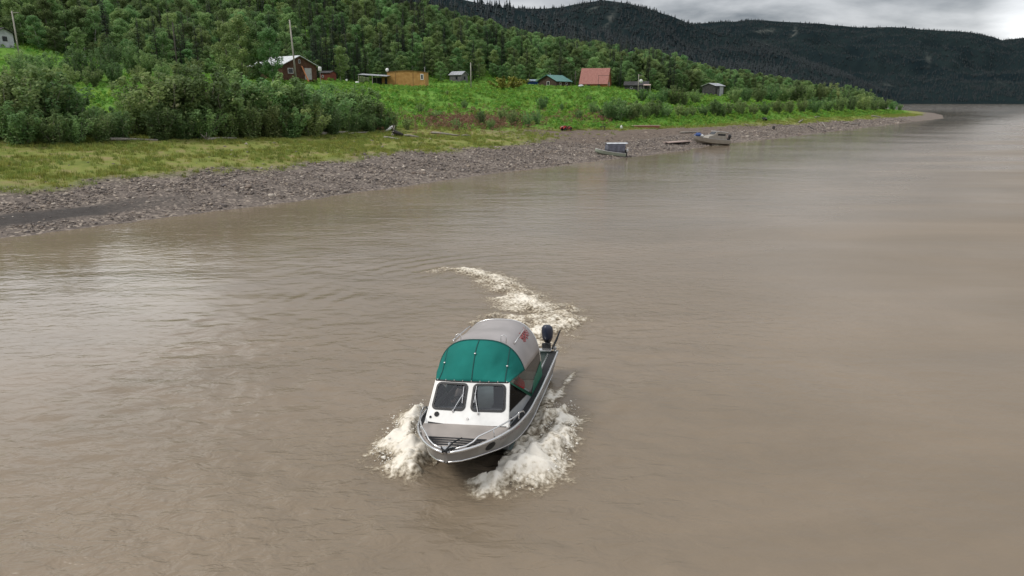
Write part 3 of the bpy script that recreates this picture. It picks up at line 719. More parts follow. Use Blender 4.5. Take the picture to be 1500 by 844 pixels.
KINDS = {}
def build_kind(key, made, leafm, barkm):
    if len(made) == 6:
        mb, C, O, K, size, r = made; crown = foliage_mesh('crown', C, size, r, leafm, .25, O*.9, .55, K)
    else:
        mb, V, F, vv = made; crown = fast_mesh('crown', V, F, leafm, False, {'v': vv})
    KINDS[key] = (wood_mesh(mb, 'trunk', barkm), crown, mb)
POP = []; WIL = []; SPRK = []
for k, (H, Rd, lo) in enumerate([(12, 2.4, .10), (13, 2.1, .16), (11, 2.8, .08), (12, 1.9, .22), (12.5, 2.6, .12), (11.5, 2.2, .06)]):
    build_kind('pop%d' % k, broadleaf(100+k, H, Rd, lo), L_POP, PALE_BARK if k % 2 else BARK); POP.append(('pop%d' % k, H))
for k, (sp, dn) in enumerate([(1.9, 3200), (2.3, 3400), (1.5, 2800), (2.1, 3000), (1.8, 3600)]):
    build_kind('wil%d' % k, willow(200+k, 4., sp, dn), L_WIL, BARK); WIL.append(('wil%d' % k, 4.))
for k, Rd in enumerate([1.9, 1.5, 2.2, 1.7]):
    build_kind('spr%d' % k, spruce(300+k, 14., Rd), L_SPR, DARK_BARK); SPRK.append(('spr%d' % k, 14.))
build_kind('yel0', willow(250, 2.4, 2.6, 3000, .15), L_YEL, BARK)

PL = random.Random(11)
def plant(name, key, x, y, z, s, label, cat, group=None, sxy=1.0):
    w, c, _ = KINDS[key]
    t = thing(name, label, cat, (x, y, z), PL.uniform(0, 6.28), group)
    k = s*sxy; t.scale = (k, k, s)
    stem = 'stems' if key[:3] in ('wil', 'yel') else 'trunk'
    link(stem, w, t); link('crown', c, t)
    return t

# what the tree tops reach in the photograph (tallest allowed), column by column
TOP = [(-400,-60),(560,-40),(620,-12),(650,4),(700,20),(740,36),(800,48),(860,54),(900,58),(960,60),(1000,62),(1050,68),(1100,80),(1150,90),(1200,100),(1250,116),(1290,136),(1325,156)]
def top_ok(x, y, z, h, slack=0):
    px, py = project(x, y, z+h); return py >= np.interp(px, *zip(*TOP))-slack, px
BUILT = []          # ground that houses and boats need clear: (x, y, radius)

# ---- the row of big willows along the foot of the bank, left (px of the middle, py of the top, py of the foot)
ROW = [(-40,104,212),(14,112,214),(58,100,214),(96,112,212),(128,150,211),(160,156,209),(192,148,209),(216,112,207),(252,98,206),(284,104,206),(318,94,206),(350,104,205),(380,116,204),(412,112,203),(442,118,203),(470,122,200),(500,126,199),(528,128,197),(550,142,196),(30,150,216),(80,158,215),(110,165,214),(148,160,211),(176,158,210),(236,152,208),(270,158,207),(300,150,207),(336,156,206),(366,150,206),(398,150,205),(428,155,204),(456,150,203),(486,156,201),(516,160,199),(540,164,198),(562,166,195)]
dens = ['full dark green', 'loose grey green', 'dense mid green', 'ragged pale tipped']
for i, (px, tp, bp_) in enumerate(ROW):
    x, y, z = hit(px, bp_-4)
    if i < 19:  # taller ones stand a little further up the bank
        y2 = y+3.0; x = column(px, y2, z+.5); y = y2; z = float(T(x, y))
    _, p1 = project(x, y, z+1.0); _, p0 = project(x, y, z); h = (p0-tp)/max(1e-3, p0-p1)
    h = max(1.5, h); key, H = WIL[(i*2+1) % 5]
    near = 'behind the driftwood logs' if 130 < px < 350 else ('at the left edge' if px < 130 else ('below the log cabin' if px < 480 else 'at the right end of the row'))
    plant('willow_bush', key, x, y, z-.1, h/H, '%s %s willow bush %s, foot of bank' % ('tall' if i < 19 else 'low', dens[i % 4], near), 'bush', 'willow bushes along the foot of the left bank', min(1.25, max(.75, 1.05*3.0/ (h*.55)**.6)))

# ---- bushes and young trees on the sloping ground above, left of the log cabin
UP = [(40,80,118,0),(75,74,112,0),(112,66,118,0),(140,70,116,1),(165,58,112,0),(195,60,108,1),(215,72,110,0),(235,82,112,0),(30,72,104,0),(58,92,124,0),(98,94,128,0),(135,96,125,0),(170,88,122,0),(205,95,120,0),(240,92,118,0),(20,96,132,0),(70,104,136,0),(262,88,115,0),(285,84,112,0),(345,86,110,0),(362,92,114,0)]
for i, (px, tp, bp_, kd) in enumerate(UP):
    x, y, z = hit(px, bp_+2, 100)
    y = max(y, 96); x, y, z = atY(px, y)
    _, p1 = project(x, y, z+1.0); _, p0 = project(x, y, z); h = max(1.8, (p0-tp)/max(1e-3, p0-p1)); h = min(h, 9)
    key, H = WIL[i % 5]
    plant('willow_bush', key, x, y, z-.1, h/H, '%s willow bush on the green slope left of the log cabin' % ('tall' if h > 4.5 else 'low'), 'bush', 'willow bushes on the slope left of the log cabin', 1.15 if h < 5 else .8)

# ---- shrubs along the right part of the bank and in the meadow (px, top, foot, width factor)
BANK = [(888,150,176,1),(902,142,177,1.1),(916,146,176,1),(930,148,174,1),(945,152,173,1),(958,146,172,1.1),(974,150,172,1),(988,124,152,1.0),(972,128,152,.9),(1002,132,154,.9),(996,152,172,1),(1012,154,171,1),(1030,152,170,1),(1048,146,169,1.1),(1066,148,168,1),(1084,146,168,1),(1102,150,168,1),(1120,148,167,1),(1138,146,166,1.1),(1156,145,166,1),(1174,144,165,1),(1192,142,165,1.1),(1210,142,164,1),(1228,140,164,1),(1246,139,163,1),(1262,138,163,1.1),(1278,139,163,1),(1292,142,163,1),(1306,147,162,1),(1318,152,162,1),
        (940,130,148,1),(956,134,150,1),(1018,130,150,1),(1075,128,150,1.1),(1092,126,150,1),(1110,125,150,1),(1128,122,150,1.1),(1146,122,150,1),(1164,120,150,1.1),(1182,122,150,1),(1200,122,150,1),(1218,122,150,1),(1236,124,150,1),(1254,128,150,1),(1270,132,152,1),
        (795,141,161,1),(868,148,166,.8),(862,138,150,.7),(735,158,178,.8),(705,160,184,.8),(752,160,184,.9),(772,164,186,.8),(786,160,182,.7),(848,160,176,.8),(823,150,162,.7),(680,146,160,.8),(615,150,166,.9),(640,160,176,.8),(655,132,140,.8),(575,160,192,.9),(596,172,190,.8),(668,172,190,.8),(720,172,190,.7),(925,158,176,.8),(1060,158,171,.8),(1005,160,172,.7)]
for i, (px, tp, bp_, wf) in enumerate(BANK):
    x, y, z = hit(px, bp_)
    _, p1 = project(x, y, z+1.0); _, p0 = project(x, y, z); h = max(1.0, (p0-tp)/max(1e-3, p0-p1))
    key, H = WIL[(i*3) % 5]
    if px < 870: lab, grp = 'small willow shrub standing alone in the bright green meadow below the cabins', 'small shrubs dotted over the meadow'
    elif px < 1010: lab, grp = 'bushy grey green willow on the bank above the canopied skiff', 'willows on the bank above the moored boats'
    elif px < 1130: lab, grp = 'rounded green willow on the bank by the grey shed', 'willows on the bank by the grey shed'
    else: lab, grp = 'far willow bush in the thicket along the bank towards the point', 'willow thicket along the far bank'
    plant('willow_shrub', key, x, y, z-.08, h/H, lab, 'bush', grp, wf*1.15)
x, y, z = hit(741, 131)
plant('yellow_bush', 'yel0', x, y, z-.1, 1.5, 'low yellowish bush at the top of the meadow left of the blue shed', 'bush', None, 1.6)

# ---- the trees behind
def clear(x, y, pad=0): return all((x-a)**2+(y-b_)**2 > (q+pad)**2 for a, b_, q in BUILT)
def fill_trees():
    r = np.random.default_rng(5); cells = {}; near = []; far = []
    def far_enough(x, y, dmin):
        ci, cj = int(x//4), int(y//4)
        for i in range(ci-1, ci+2):
            for j in range(cj-1, cj+2):
                for (a, b_) in cells.get((i, j), ()):
                    if (a-x)**2+(b_-y)**2 < dmin*dmin: return False
        return True
    for _ in range(26000):
        s = r.uniform(10, 560); d = r.uniform(62, 330)
        x, y = xy(s, d+float(dw(s))); dp = d
        px0, py0 = project(x, y, 10.)
        edge = np.interp(px0, [-200, 60, 200, 330, 420, 480, 560, 640, 700, 780, 900, 960, 1045, 1090, 1200, 1320], [150, 128, 118, 112, 116, 104, 102, 100, 98, 92, 74, 60, 46, 44, 40, 34])
        if dp < edge+r.normal(0, 3) or px0 < -260 or px0 > 1360: continue
        if not clear(x, y, 1.5): continue
        if not far_enough(x, y, 2.6 if dp < edge+30 else 3.4): continue
        z = float(T(x, y)); pspr = .10+.30*sstep(.45, .6, fbm(x/28, y/28, 2, 77)) + (.45 if 455 < px0 < 525 else 0) + (.25 if (dp > edge+70) else 0)
        if 1040 < px0: pspr *= .5
        isp = r.random() < pspr
        h = (r.uniform(10, 16) if isp else r.uniform(8, 13.5))
        if dp < edge+9 and not isp: h *= r.uniform(.5, .85)
        if px0 > 1000: h *= .8
        for _k in range(8):
            ok, px = top_ok(x, y, z, h, 7 if isp else 0)
            if ok: break
            h *= .86
        if not ok or h < 3.2: continue
        cells.setdefault((int(x//4), int(y//4)), []).append((x, y))
        (near if True else far).append((dp-edge, isp, x, y, z, h, px0))
    return near

# ================================================================== BUILDINGS AND THINGS ON THE BANK
M = {
 'white_metal': plank_mat('white_metal_roof', (.62,.64,.66), (.74,.75,.76), 6, 'X', .45),
 'grey_metal': plank_mat('grey_metal_roof', (.30,.31,.33), (.46,.47,.49), 6, 'X', .5),
 'green_metal': plank_mat('green_metal_roof', (.075,.20,.175), (.12,.27,.235), 5, 'X', .45),
 'red_metal': plank_mat('red_metal_roof', (.32,.135,.11), (.40,.185,.15), 5, 'X', .5),
 'dark_roof': plank_mat('dark_roof', (.035,.035,.036), (.075,.072,.07), 5, 'X', .9),
 'pale_blue_roof': plank_mat('pale_blue_roof', (.28,.37,.46), (.40,.48,.55), 5, 'X', .5),
 'brown_log': plank_mat('brown_log', (.085,.040,.026), (.15,.075,.048), 5.5, 'Z'),
 'dark_log': plank_mat('dark_log', (.055,.036,.028), (.105,.07,.052), 5.5, 'Z'),
 'ochre_board': plank_mat('ochre_board', (.40,.21,.065), (.52,.30,.105), 2.2, 'X'),
 'orange_board': plank_mat('orange_board', (.34,.12,.045), (.45,.18,.07), 3, 'X'),
 'grey_board': plank_mat('grey_board', (.10,.10,.10), (.19,.185,.18), 4, 'X'),
 'pale_board': plank_mat('pale_board', (.36,.37,.39), (.52,.53,.55), 4, 'X'),
 'dark_board': plank_mat('dark_board', (.03,.03,.032), (.07,.068,.066), 4, 'X'),
 'rust_board': plank_mat('rust_board', (.13,.03,.022), (.2,.055,.035), 4, 'X'),
 'blue_tarp': mat('blue_tarp', (.012,.05,.20), .5, var=.3, scale=2, bump=.4, bscale=5),
 'white_paint': mat('white_paint', (.74,.74,.72), .5, var=.08, scale=4),
 'frame_grey': mat('frame_grey', (.42,.41,.40), .6, var=.1, scale=4),
 'glass_dark': mat('window_glass', (.02,.024,.028), .08),
 'pole_wood': mat('pole_wood', (.34,.31,.27), .9, var=.25, scale=3, stretch=(1,1,.2)),
 'pole_dark': mat('pole_dark', (.06,.05,.042), .9, var=.3, scale=3, stretch=(1,1,.2)),
 'drift': mat('driftwood', (.26,.235,.20), .9, var=.3, scale=4, bump=.5, stretch=(.3,1,1)),
 'drift_dark': mat('dark_driftwood', (.05,.045,.042), .95, var=.4, scale=4, bump=.5),
 'steel': mat('galvanised_steel', (.5,.5,.5), .4, .8),
 'red_plastic': mat('red_plastic', (.42,.018,.022), .35, var=.15, scale=6),
 'black_rubber': mat('black_rubber', (.018,.018,.018), .8, var=.2, scale=8),
 'black_plastic': mat('black_plastic', (.022,.022,.024), .5),
 'pink_plank': mat('pink_plank', (.52,.37,.29), .8, var=.12, scale=3, stretch=(.3,1,1)),
 'shaded_red_plank': mat('shaded_red_plank', (.30,.11,.075), .85, var=.2, scale=3),
 'raft_wood': mat('raft_wood', (.42,.32,.28), .9, var=.25, scale=3, bump=.4, stretch=(.4,1,1)),
 'skiff_paint': mat('skiff_paint', (.36,.40,.31), .5, var=.15, scale=3),
 'grey_tarp': mat('grey_tarp', (.13,.135,.17), .6, var=.35, scale=2.5, bump=.5, bscale=4),
 'pale_tarp': mat('pale_tarp', (.50,.52,.54), .6, var=.12, scale=3, bump=.4, bscale=5),
 'sand_alu': mat('sand_aluminium', (.36,.33,.28), .5, .25, var=.12, scale=2),
 'green_tarp': mat('green_tarp', (.10,.13,.05), .7, var=.3, scale=3, bump=.5),
 'ladder_orange': mat('orange_plank', (.50,.19,.07), .7, var=.15, scale=4),
 'trailer_roof': mat('trailer_roof', (.20,.115,.05), .8, var=.2, scale=3),
}
def window(parent, mtx, u, z, w, h, fr, depth=.06, bar=.09, nm='window'):
    """mtx maps (u, out, z) on a wall to local house space"""
    def bx(mb, uc, zc, wu, hz, d0, d1):
        P = [mtx(uc+a*wu/2, d0 if o < 0 else d1, zc+c*hz/2) for a in (-1, 1) for o in (-1, 1) for c in (-1, 1)]
        return mb.add(P, [(0,1,3,2),(4,6,7,5),(0,4,5,1),(2,3,7,6),(0,2,6,4),(1,5,7,3)])
    fmb = MB()
    bx(fmb, u, z+h/2-bar/2, w, bar, -.02, depth); bx(fmb, u, z-h/2+bar/2, w, bar, -.02, depth)
    bx(fmb, u-w/2+bar/2, z, bar, h-2*bar, -.02, depth); bx(fmb, u+w/2-bar/2, z, bar, h-2*bar, -.02, depth)
    f = fmb.obj(nm, fr, parent)
    bx(MB(), u, z, w-2*bar, h-2*bar, .004, .02).obj('pane', M['glass_dark'], f)
    return f
def gable_house(name, label, cat, loc, yaw, L, W, hw, hr, wallm, roofm, wins=(), over=.45, doors=(), chimney=None, sink=.8, group=None):
    t = thing(name, label, cat, loc, (0, 0, yaw), group); w = MB()
    prof = [(-W/2, -sink), (W/2, -sink), (W/2, hw), (0, hw+hr), (-W/2, hw)]
    w.prism([(-L/2, a, b_) for a, b_ in prof], (L, 0, 0)).obj('wall', wallm, t)
    rf = MB(); sl = hr/(W/2); th = .1
    for sg in (-1, 1):
        a = (sg*(W/2+over), hw-over*sl+.03); b_ = (0, hw+hr+.03)
        P = [(-L/2-over, a[0], a[1]), (-L/2-over, b_[0], b_[1]), (-L/2-over, b_[0], b_[1]+th), (-L/2-over, a[0], a[1]+th)]
        if sg > 0: P = [(p[0], p[1]+(.001 if p[1] == 0 else 0), p[2]) for p in P]
        rf.prism(P, (L+2*over, 0, 0))
    r_ = rf.obj('roof', roofm, t)
    if chimney: MB().lathe([(.13, 0), (.13, chimney[2]), (.2, chimney[2]), (.2, chimney[2]+.1)], 8, (chimney[0], chimney[1], hw+hr-abs(chimney[1])*sl)).obj('chimney', M['steel'], r_)
    mt = {'+x': lambda u, o, z: (L/2+o, u, z), '-x': lambda u, o, z: (-L/2-o, -u, z), '-y': lambda u, o, z: (u, -W/2-o, z), '+y': lambda u, o, z: (-u, W/2+o, z)}
    for face, u, z, ww, hh, fr in wins: window(t, mt[face], u, z, ww, hh, fr)
    for face, u, ww, hh, dm in doors:
        P = [mt[face](u+a*ww/2, o, z) for a in (-1, 1) for o in (.003, .07) for z in (.05, hh)]
        d_ = MB().add(P, [(0,1,3,2),(4,6,7,5),(0,4,5,1),(2,3,7,6),(0,2,6,4),(1,5,7,3)]).obj('door', dm, t)
        q = mt[face](u+ww*.38, .1, hh*.5); MB().box(q, (.08, .08, .16)).obj('handle', M['black_plastic'], d_)
    BUILT.append((loc[0], loc[1], max(L, W)*.62)); return t
def pole(name, label, px, top, Y, mt, r=.14, arm=None, dish=None, lean=0., cat='pole', base=None):
    x, y, z = atY(px, Y)
    _, p1 = project(x, y, z+1); _, p0 = project(x, y, z); h = (p0-top)/(p0-p1)
    t = thing(name, label, cat, (x, y, z-.3)); h += .3
    MB().tube([(0, 0, 0), (-lean*.5, 0, h*.5), (-lean, 0, h)], [r*1.15, r, r*.8], 8).obj('post', mt, t, True)
    if arm: MB().box((arm/2-.25-lean, 0, h-.3), (arm, .1, .12)).obj('crossarm', mt, t)
    if dish:
        dx_, dz_, rr_ = dish; c_ = MB().lathe([(.02, .10), (rr_*.5, .06), (rr_*.9, -.05), (rr_, -.12), (rr_*.93, -.10), (rr_*.5, .03), (.02, .06)], 16, (0, 0, 0), 'y')
        c_.v = [(a+dx_, -.25-b_, c+h-dz_) for a, b_, c in c_.v]; c_.obj('dish', M['white_paint'], t, True)
        MB().tube([(0, 0, h-dz_-.1), (dx_, -.2, h-dz_)], .05, 6).obj('bracket', M['steel'], t)
    return t

# log cabin with the white roof
lc = site('cabin')
cab = gable_house('log_cabin', 'brown log cabin with long white metal roof on the terrace at left', 'cabin', (lc[0], lc[1], lc[2]), R(-40), 12.4, 8.4, 2.9, 1.9, M['brown_log'], M['white_metal'],
    [('+x', -2.3, 1.75, 1.3, 1.1, M['white_paint']), ('+x', .0, 3.7, .5, .8, M['frame_grey']), ('-y', 2.5, 1.7, 1.2, 1.0, M['frame_grey']), ('-y', -2.5, 1.7, 1.2, 1.0, M['frame_grey'])],
    doors=[('+x', 2.0, 1.7, 2.4, M['frame_grey'])], sink=1.5)
ld = thing('leaning_plank', 'orange plank leaning on the gable of the brown log cabin', 'plank', (lc[0], lc[1], lc[2]), (0, 0, R(-40)))
MB().prism([(6.38, .25, 2.75), (6.38, .5, 2.75), (7.9, .95, -.4), (7.9, .6, -.4)], (.09, 0, .05)).obj('board', M['ladder_orange'], ld)
MB().box((7.05, .62, 1.1), (.12, .5, .08)).obj('cleat', M['ladder_orange'], ld)
an = site('annex')
gable_house('annex_shed', 'small rust red shed at the right of the brown log cabin', 'shed', an, R(-20), 2.8, 2.4, 1.6, .4, M['rust_board'], M['dark_roof'], [('-y', -.6, .9, .5, .5, M['frame_grey'])], .2, sink=1.2)
gb = atY(470, 160)
t = thing('gas_tank', 'small white tank on a bracket under the cabin eave by the pole', 'tank', (gb[0], gb[1], lc[2]+2.2))
MB().lathe([(.05, -.5), (.3, -.45), (.36, -.25), (.36, .25), (.3, .45), (.05, .5)], 12).obj('vessel', M['white_paint'], t, True); MB().tube([(0, 0, -.4), (0, .2, -3.6)], .06, 6).obj('stand', M['steel'], t)

# ochre trailer
tr = site('trailer'); TZ = tr[2]-.05
t = thing('ochre_trailer', 'long ochre boarded trailer house with a low arched roof', 'trailer', (tr[0], tr[1], TZ), (0, 0, R(-9)))
MB().box((0, 0, 1.85), (9.3, 2.9, 3.0)).obj('body', M['ochre_board'], t)
arc = [(-4.75+9.5*k/16, 3.352+.36*math.sin(math.pi*k/16)) for k in range(17)]
MB().prism([(a, -1.6, b_) for a, b_ in arc]+[(a, -1.6, b_+.08) for a, b_ in arc[::-1]], (0, 3.2, 0)).obj('roof', M['trailer_roof'], t)
MB().prism([(a, -1.452, b_) for a, b_ in arc[1:-1]]+[(4.1, -1.452, 3.345), (-4.1, -1.452, 3.345)], (0, 2.9, 0)).obj('roof_end', M['ochre_board'], t)
window(t, lambda u, o, z: (u, -1.45-o, z), 3.9, 2.35, .7, 1.25, M['white_paint'], bar=.14)
MB().box((-2.6, -1.46, 1.85), (.08, .05, 2.9)).obj('batten', M['trailer_roof'], t); MB().box((1.7, -1.46, 1.85), (.08, .05, 2.9)).obj('batten', M['trailer_roof'], t)
MB().lathe([(.07, 0), (.07, 1.0), (.12, 1.0), (.12, 1.12)], 8, (4.2, 0, 3.4)).obj('flue', M['steel'], t)
for k in (-4, -1.5, 1, 4):
    for q in (-1.0, 1.0): MB().box((k, q, 0.0), (.3, .3, .72)).obj('footing', M['dark_board'], t)
po = MB(); po.box((-5.35, -.2, 1.3), (1.4, 2.2, 2.6)); po.obj('porch', M['ochre_board'], t); MB().box((-5.35, -.2, 2.68), (1.7, 2.5, .12)).obj('porch_roof', M['grey_metal'], t)
MB().box((-5.0, -1.34, 1.15), (.6, .06, 2.0)).obj('door', M['dark_board'], t)
ds = MB().lathe([(.02, .10), (.2, .07), (.38, -.02), (.42, -.1), (.36, -.06), (.2, .03), (.02, .05)], 14, (0, 0, 0), 'y'); ds.v = [(a-4.6, -1.5-b_, c+3.9) for a, b_, c in ds.v]
dd = ds.obj('dish', M['white_paint'], t, True); MB().tube([(-4.6, -1.4, 3.9), (-4.5, -1.2, 3.3)], .04, 6).obj('bracket', M['steel'], dd)
t.scale = (1.1, 1.1, 1.15)
BUILT.append((tr[0], tr[1], 8))
# canopy beside it
cn = site('canopy')
t = thing('carport_canopy', 'open lean-to with pale corrugated roof at the left end of the ochre trailer', 'canopy', (cn[0], cn[1], TZ+.15), (0, 0, R(-6)))
MB().prism([(-3.6, -2.0, 3.05), (4.0, -2.0, 2.6), (4.0, -2.0, 2.68), (-3.6, -2.0, 3.13)], (0, 4.2, .35)).obj('roof', M['grey_metal'], t)
for a, b_ in ((-3.4, -1.9), (-3.4, 2.0), (.2, -1.9), (.2, 2.0), (3.8, 2.0)): MB().tube([(a, b_, -.9), (a, b_, 2.8)], .08, 6).obj('post', M['pole_wood'], t)
P = [[(-3.2+2.6*i/8, -1.85-.12*math.sin(i*1.9), 2.75-(1.3+.5*math.sin(i*.8))*j/4-.06*i) for i in range(9)] for j in range(5)]
MB().grid(P).obj('hanging_sheet', M['green_tarp'], t, True, solid=.02)
MB().box((1.2, 2.0, 1.1), (4.6, .08, 2.6)).obj('back_wall', M['dark_board'], t)
BUILT.append((cn[0], cn[1], 5))
x, y, z = atY(523.5, 192)
t = thing('white_drum', 'upright white drum standing at the left end of the pale corrugated lean-to', 'drum', (x, y, TZ-.1)); MB().lathe([(.42, 0), (.45, .1), (.45, 1.5), (.4, 1.62), (.1, 1.66)], 14).obj('drum_body', M['white_paint'], t, True); MB().lathe([(.47, .5), (.47, .56)], 14).obj('hoop', M['steel'], t)
x, y, z = atY(508, 190)
t = thing('white_bucket', 'tiny white bucket in the grass left of the white drum', 'bucket', (x, y, z+.35)); MB().lathe([(.2, 0), (.26, .5), (.24, .5), (.18, .05)], 10).obj('pail', M['white_paint'], t, True); MB().tube([(.25*math.cos(a), 0, .5+.25*math.sin(a)) for a in np.linspace(0, 3.14, 7)], .02, 5).obj('handle', M['steel'], t)

a = site('dark_shed'); gable_house('dark_shed', 'small dark grey shed half hidden by trees right of the ochre trailer', 'shed', a, R(-30), 4.2, 3.4, 2.2, .9, M['grey_board'], M['grey_metal'], [('-y', .4, 1.3, .7, .9, M['dark_board']), ('+x', 0, 1.3, .7, .9, M['dark_board'])], .3, sink=1.5)
a = site('blue'); gable_house('blue_shed', 'low blue tarp covered shed with pale roof left of the green roofed cabin', 'shed', a, R(8), 4.0, 3.0, 1.75, .5, M['blue_tarp'], M['pale_blue_roof'], [], .25, doors=[('-y', .8, .9, 1.6, M['blue_tarp'])], sink=1.2)
a = site('green'); gable_house('green_roof_cabin', 'dark log cabin with a teal green metal roof', 'cabin', a, R(50), 7.6, 7.2, 2.1, 1.75, M['dark_log'], M['green_metal'], [('-x', .4, 1.35, 1.05, 1.3, M['white_paint']), ('-y', -1.6, 1.3, .8, .9, M['white_paint']), ('-y', 1.6, 1.3, 1.0, .8, M['white_paint'])], .55, chimney=(-1.5, .6, .8), sink=1.2)
a = site('red'); gable_house('red_roof_cabin', 'cabin with a steep faded red metal roof and orange wall', 'cabin', a, R(-17), 8.6, 7.0, 1.6, 4.5, M['orange_board'], M['red_metal'], [('+x', 1.0, 1.3, .9, 1.2, M['white_paint']), ('+x', -1.2, 1.3, .8, .9, M['frame_grey']), ('-y', -1.5, .8, .8, .8, M['dark_board'])], .35, doors=[('-y', 1.8, .9, 1.45, M['dark_board'])], sink=1.2)
t = thing('drying_rack', 'thin dark pole frame in front of the steep faded red roof', 'rack', (*atY(884, 231)[:2], site('red')[2]-.2)); MB().tube([(-1.6, 0, -.5), (-1.6, 0, 4.0)], .05, 6).obj('upright', M['pole_dark'], t); MB().tube([(1.6, 0, -.5), (1.6, 0, 4.0)], .05, 6).obj('upright', M['pole_dark'], t); MB().tube([(-1.8, .06, 3.9), (1.8, .06, 3.9)], .05, 6).obj('rail', M['pole_dark'], t)
a = site('dark'); gable_house('dark_cabin', 'low dark weathered cabin right of the steep red roof', 'cabin', a, R(-12), 7.4, 5.0, 1.9, 1.1, M['dark_board'], M['dark_roof'], [('-y', -1.5, 1.1, .8, .7, M['frame_grey'])], .3, doors=[('-y', 1.5, .9, 1.7, M['grey_board'])], sink=1.2)
a = atY(947.5, 236); t = thing('porch_shelter', 'small tan roofed porch at the right end of the low dark cabin', 'porch', (a[0], a[1], site('dark')[2]-.1), (0, 0, R(-12)))
MB().box((0, 0, 2.05), (2.3, 2.2, .14), 0, 0, R(8)).obj('roof', M['raft_wood'], t)
for i in (-1, 1):
    for j in (-1, 1): MB().tube([(i, j, -.8), (i, j, 2.05)], .07, 6).obj('post', M['pole_wood'], t)
BUILT.append((a[0], a[1], 3))
a = site('grey'); gs_ = gable_house('grey_shed', 'weathered grey board shed with a pale front on the bank at right', 'shed', a, R(38), 4.6, 5.2, 3.1, .8, M['dark_board'], M['grey_metal'], [], .35, doors=[('-y', -.8, 1.0, 2.1, M['grey_board'])], sink=1.5)
MB().box((.75, -2.66, 1.2), (1.9, .08, 3.6)).obj('front_panel', M['pale_board'], gs_)
a = site('hut'); gable_house('grey_hut', 'grey hut with a dark overhanging roof at the left edge', 'shed', a, R(-25), 4.0, 3.4, 2.7, .9, M['pale_board'], M['dark_roof'], [('+x', 0, 1.6, .9, .9, M['dark_board'])], .5, sink=3)

# poles
pole('utility_pole', 'tall bare pale wooden pole in front of the brown log cabin', 434.5, 31, 156, M['pole_wood'], .17, lean=.5)
pole('utility_pole', 'bare wooden pole standing right of the small dark shed', 690, 92, 206, M['pole_wood'], .15)
pole('utility_pole', 'dark wooden pole at the right end of the teal green roof', 842.5, 104, 226, M['pole_dark'], .15)
pole('utility_pole', 'pale wooden pole with a crossarm and white dish by the low dark cabin', 934.5, 109, 228, M['pole_wood'], .12, arm=1.3, dish=(.75, 2.0, .55))
pole('utility_pole', 'pale wooden pole with one crossarm by the grey hut at left', 29, 17, 142, M['pole_wood'], .14, arm=1.5)
pole('utility_pole', 'slim dark wooden pole on the slope left of the brown log cabin', 263, 34, 138, M['pole_dark'], .12)

# the meadow's small things
x, y, z = atY(752, 222); t = thing('white_post', 'short white post in the meadow below the yellowish bush', 'post', (x, y, z-.2)); MB().tube([(0, 0, 0), (.05, 0, 1.9)], [.14, .12], 8).obj('stake', M['white_paint'], t); MB().box((.2, 0, 1.55), (.5, .08, .35)).obj('board', M['white_paint'], t)
x, y, z = atY(851, 224)
hp = MB(); hp.grid([[(-1.0+2.0*i/8, -.6+1.2*j/6, .62*math.sin(math.pi*min(1, max(0, i/8)))**.6*math.sin(math.pi*j/6)**.6+.05*math.sin(i*2.1+j)) for i in range(9)] for j in range(7)])
tag(hp.obj('covered_heap', M['pale_tarp'], None, True, solid=.03), 'low heap under a white cover below the steep red roofed cabin', 'heap').location = (x, y, z+.25)

# driftwood: (pixel of the two ends, radius)
def log(p, q, r0, label, dark=False, branch=False):
    a, b_ = np.array(hit(*p)), np.array(hit(*q)); a[2] += r0*.8; b_[2] += r0*.6
    o = thing('driftwood_log', label, 'log', tuple(a)); v = b_-a; mb = MB(); n_ = 6
    mb.tube([v*t+np.array([0, 0, .05*math.sin(t*5)]) for t in np.linspace(0, 1, n_)], list(r0*np.linspace(1, .6, n_)), 9).obj('trunk', M['drift_dark' if dark else 'drift'], o, True)
    if branch:
        for k, (dx_, dz_) in enumerate(((-.5, .7), (.25, .9), (-.1, .5), (.6, .5))): MB().tube([(0, 0, 0), (dx_*.6, -.15+.1*k, dz_*.7), (dx_, -.2, dz_)], [r0*.5, r0*.3, r0*.1], 6).obj('root', M['drift'], o, True)
    return o
log((146,207), (231,206.5), .2, 'long straight driftwood log at the foot of the leftmost big willows', branch=True)
log((302,207), (346,203.5), .2, 'short driftwood log with forked roots below the big willows', branch=True)
log((470,199), (512,195), .28, 'thick pale driftwood log in the grass left of the tangled stump')
log((510,197), (566,193), .12, 'thin driftwood pole running towards the tangled stump')
log((562,203), (586,205), .18, 'short grey driftwood log just below the tangled stump')
log((592,200), (614,201.5), .18, 'short pale driftwood log right of the tangled stump')
log((631,196), (674,199.5), .2, 'long pale driftwood log on the grass below the rusty weeds')
log((676,200), (690,199), .13, 'small driftwood stick at the end of the long log below the rusty weeds')
log((996,195.5), (1026,194), .2, 'reddish driftwood log on the gravel behind the raft')
log((1204,181), (1210,187), .22, 'thin driftwood post leaning on the gravel towards the point')
log((1236,182), (1241,181), .3, 'short pale driftwood log on the far gravel left of the dark one')
log((1246,182.5), (1257,182), .3, 'pale driftwood log on the far gravel near the point')
log((1170,180.5), (1176,176), .25, 'pale driftwood limb propped up on the far gravel')
log((1194,173), (1200,171.5), .3, 'bleached yellowish driftwood log at the grass edge towards the point')
log((1184,187), (1192,190), .25, 'dark wet driftwood log by the water towards the point', True)
log((1277,171), (1290,172), .3, 'driftwood log lying at the grass edge of the point')
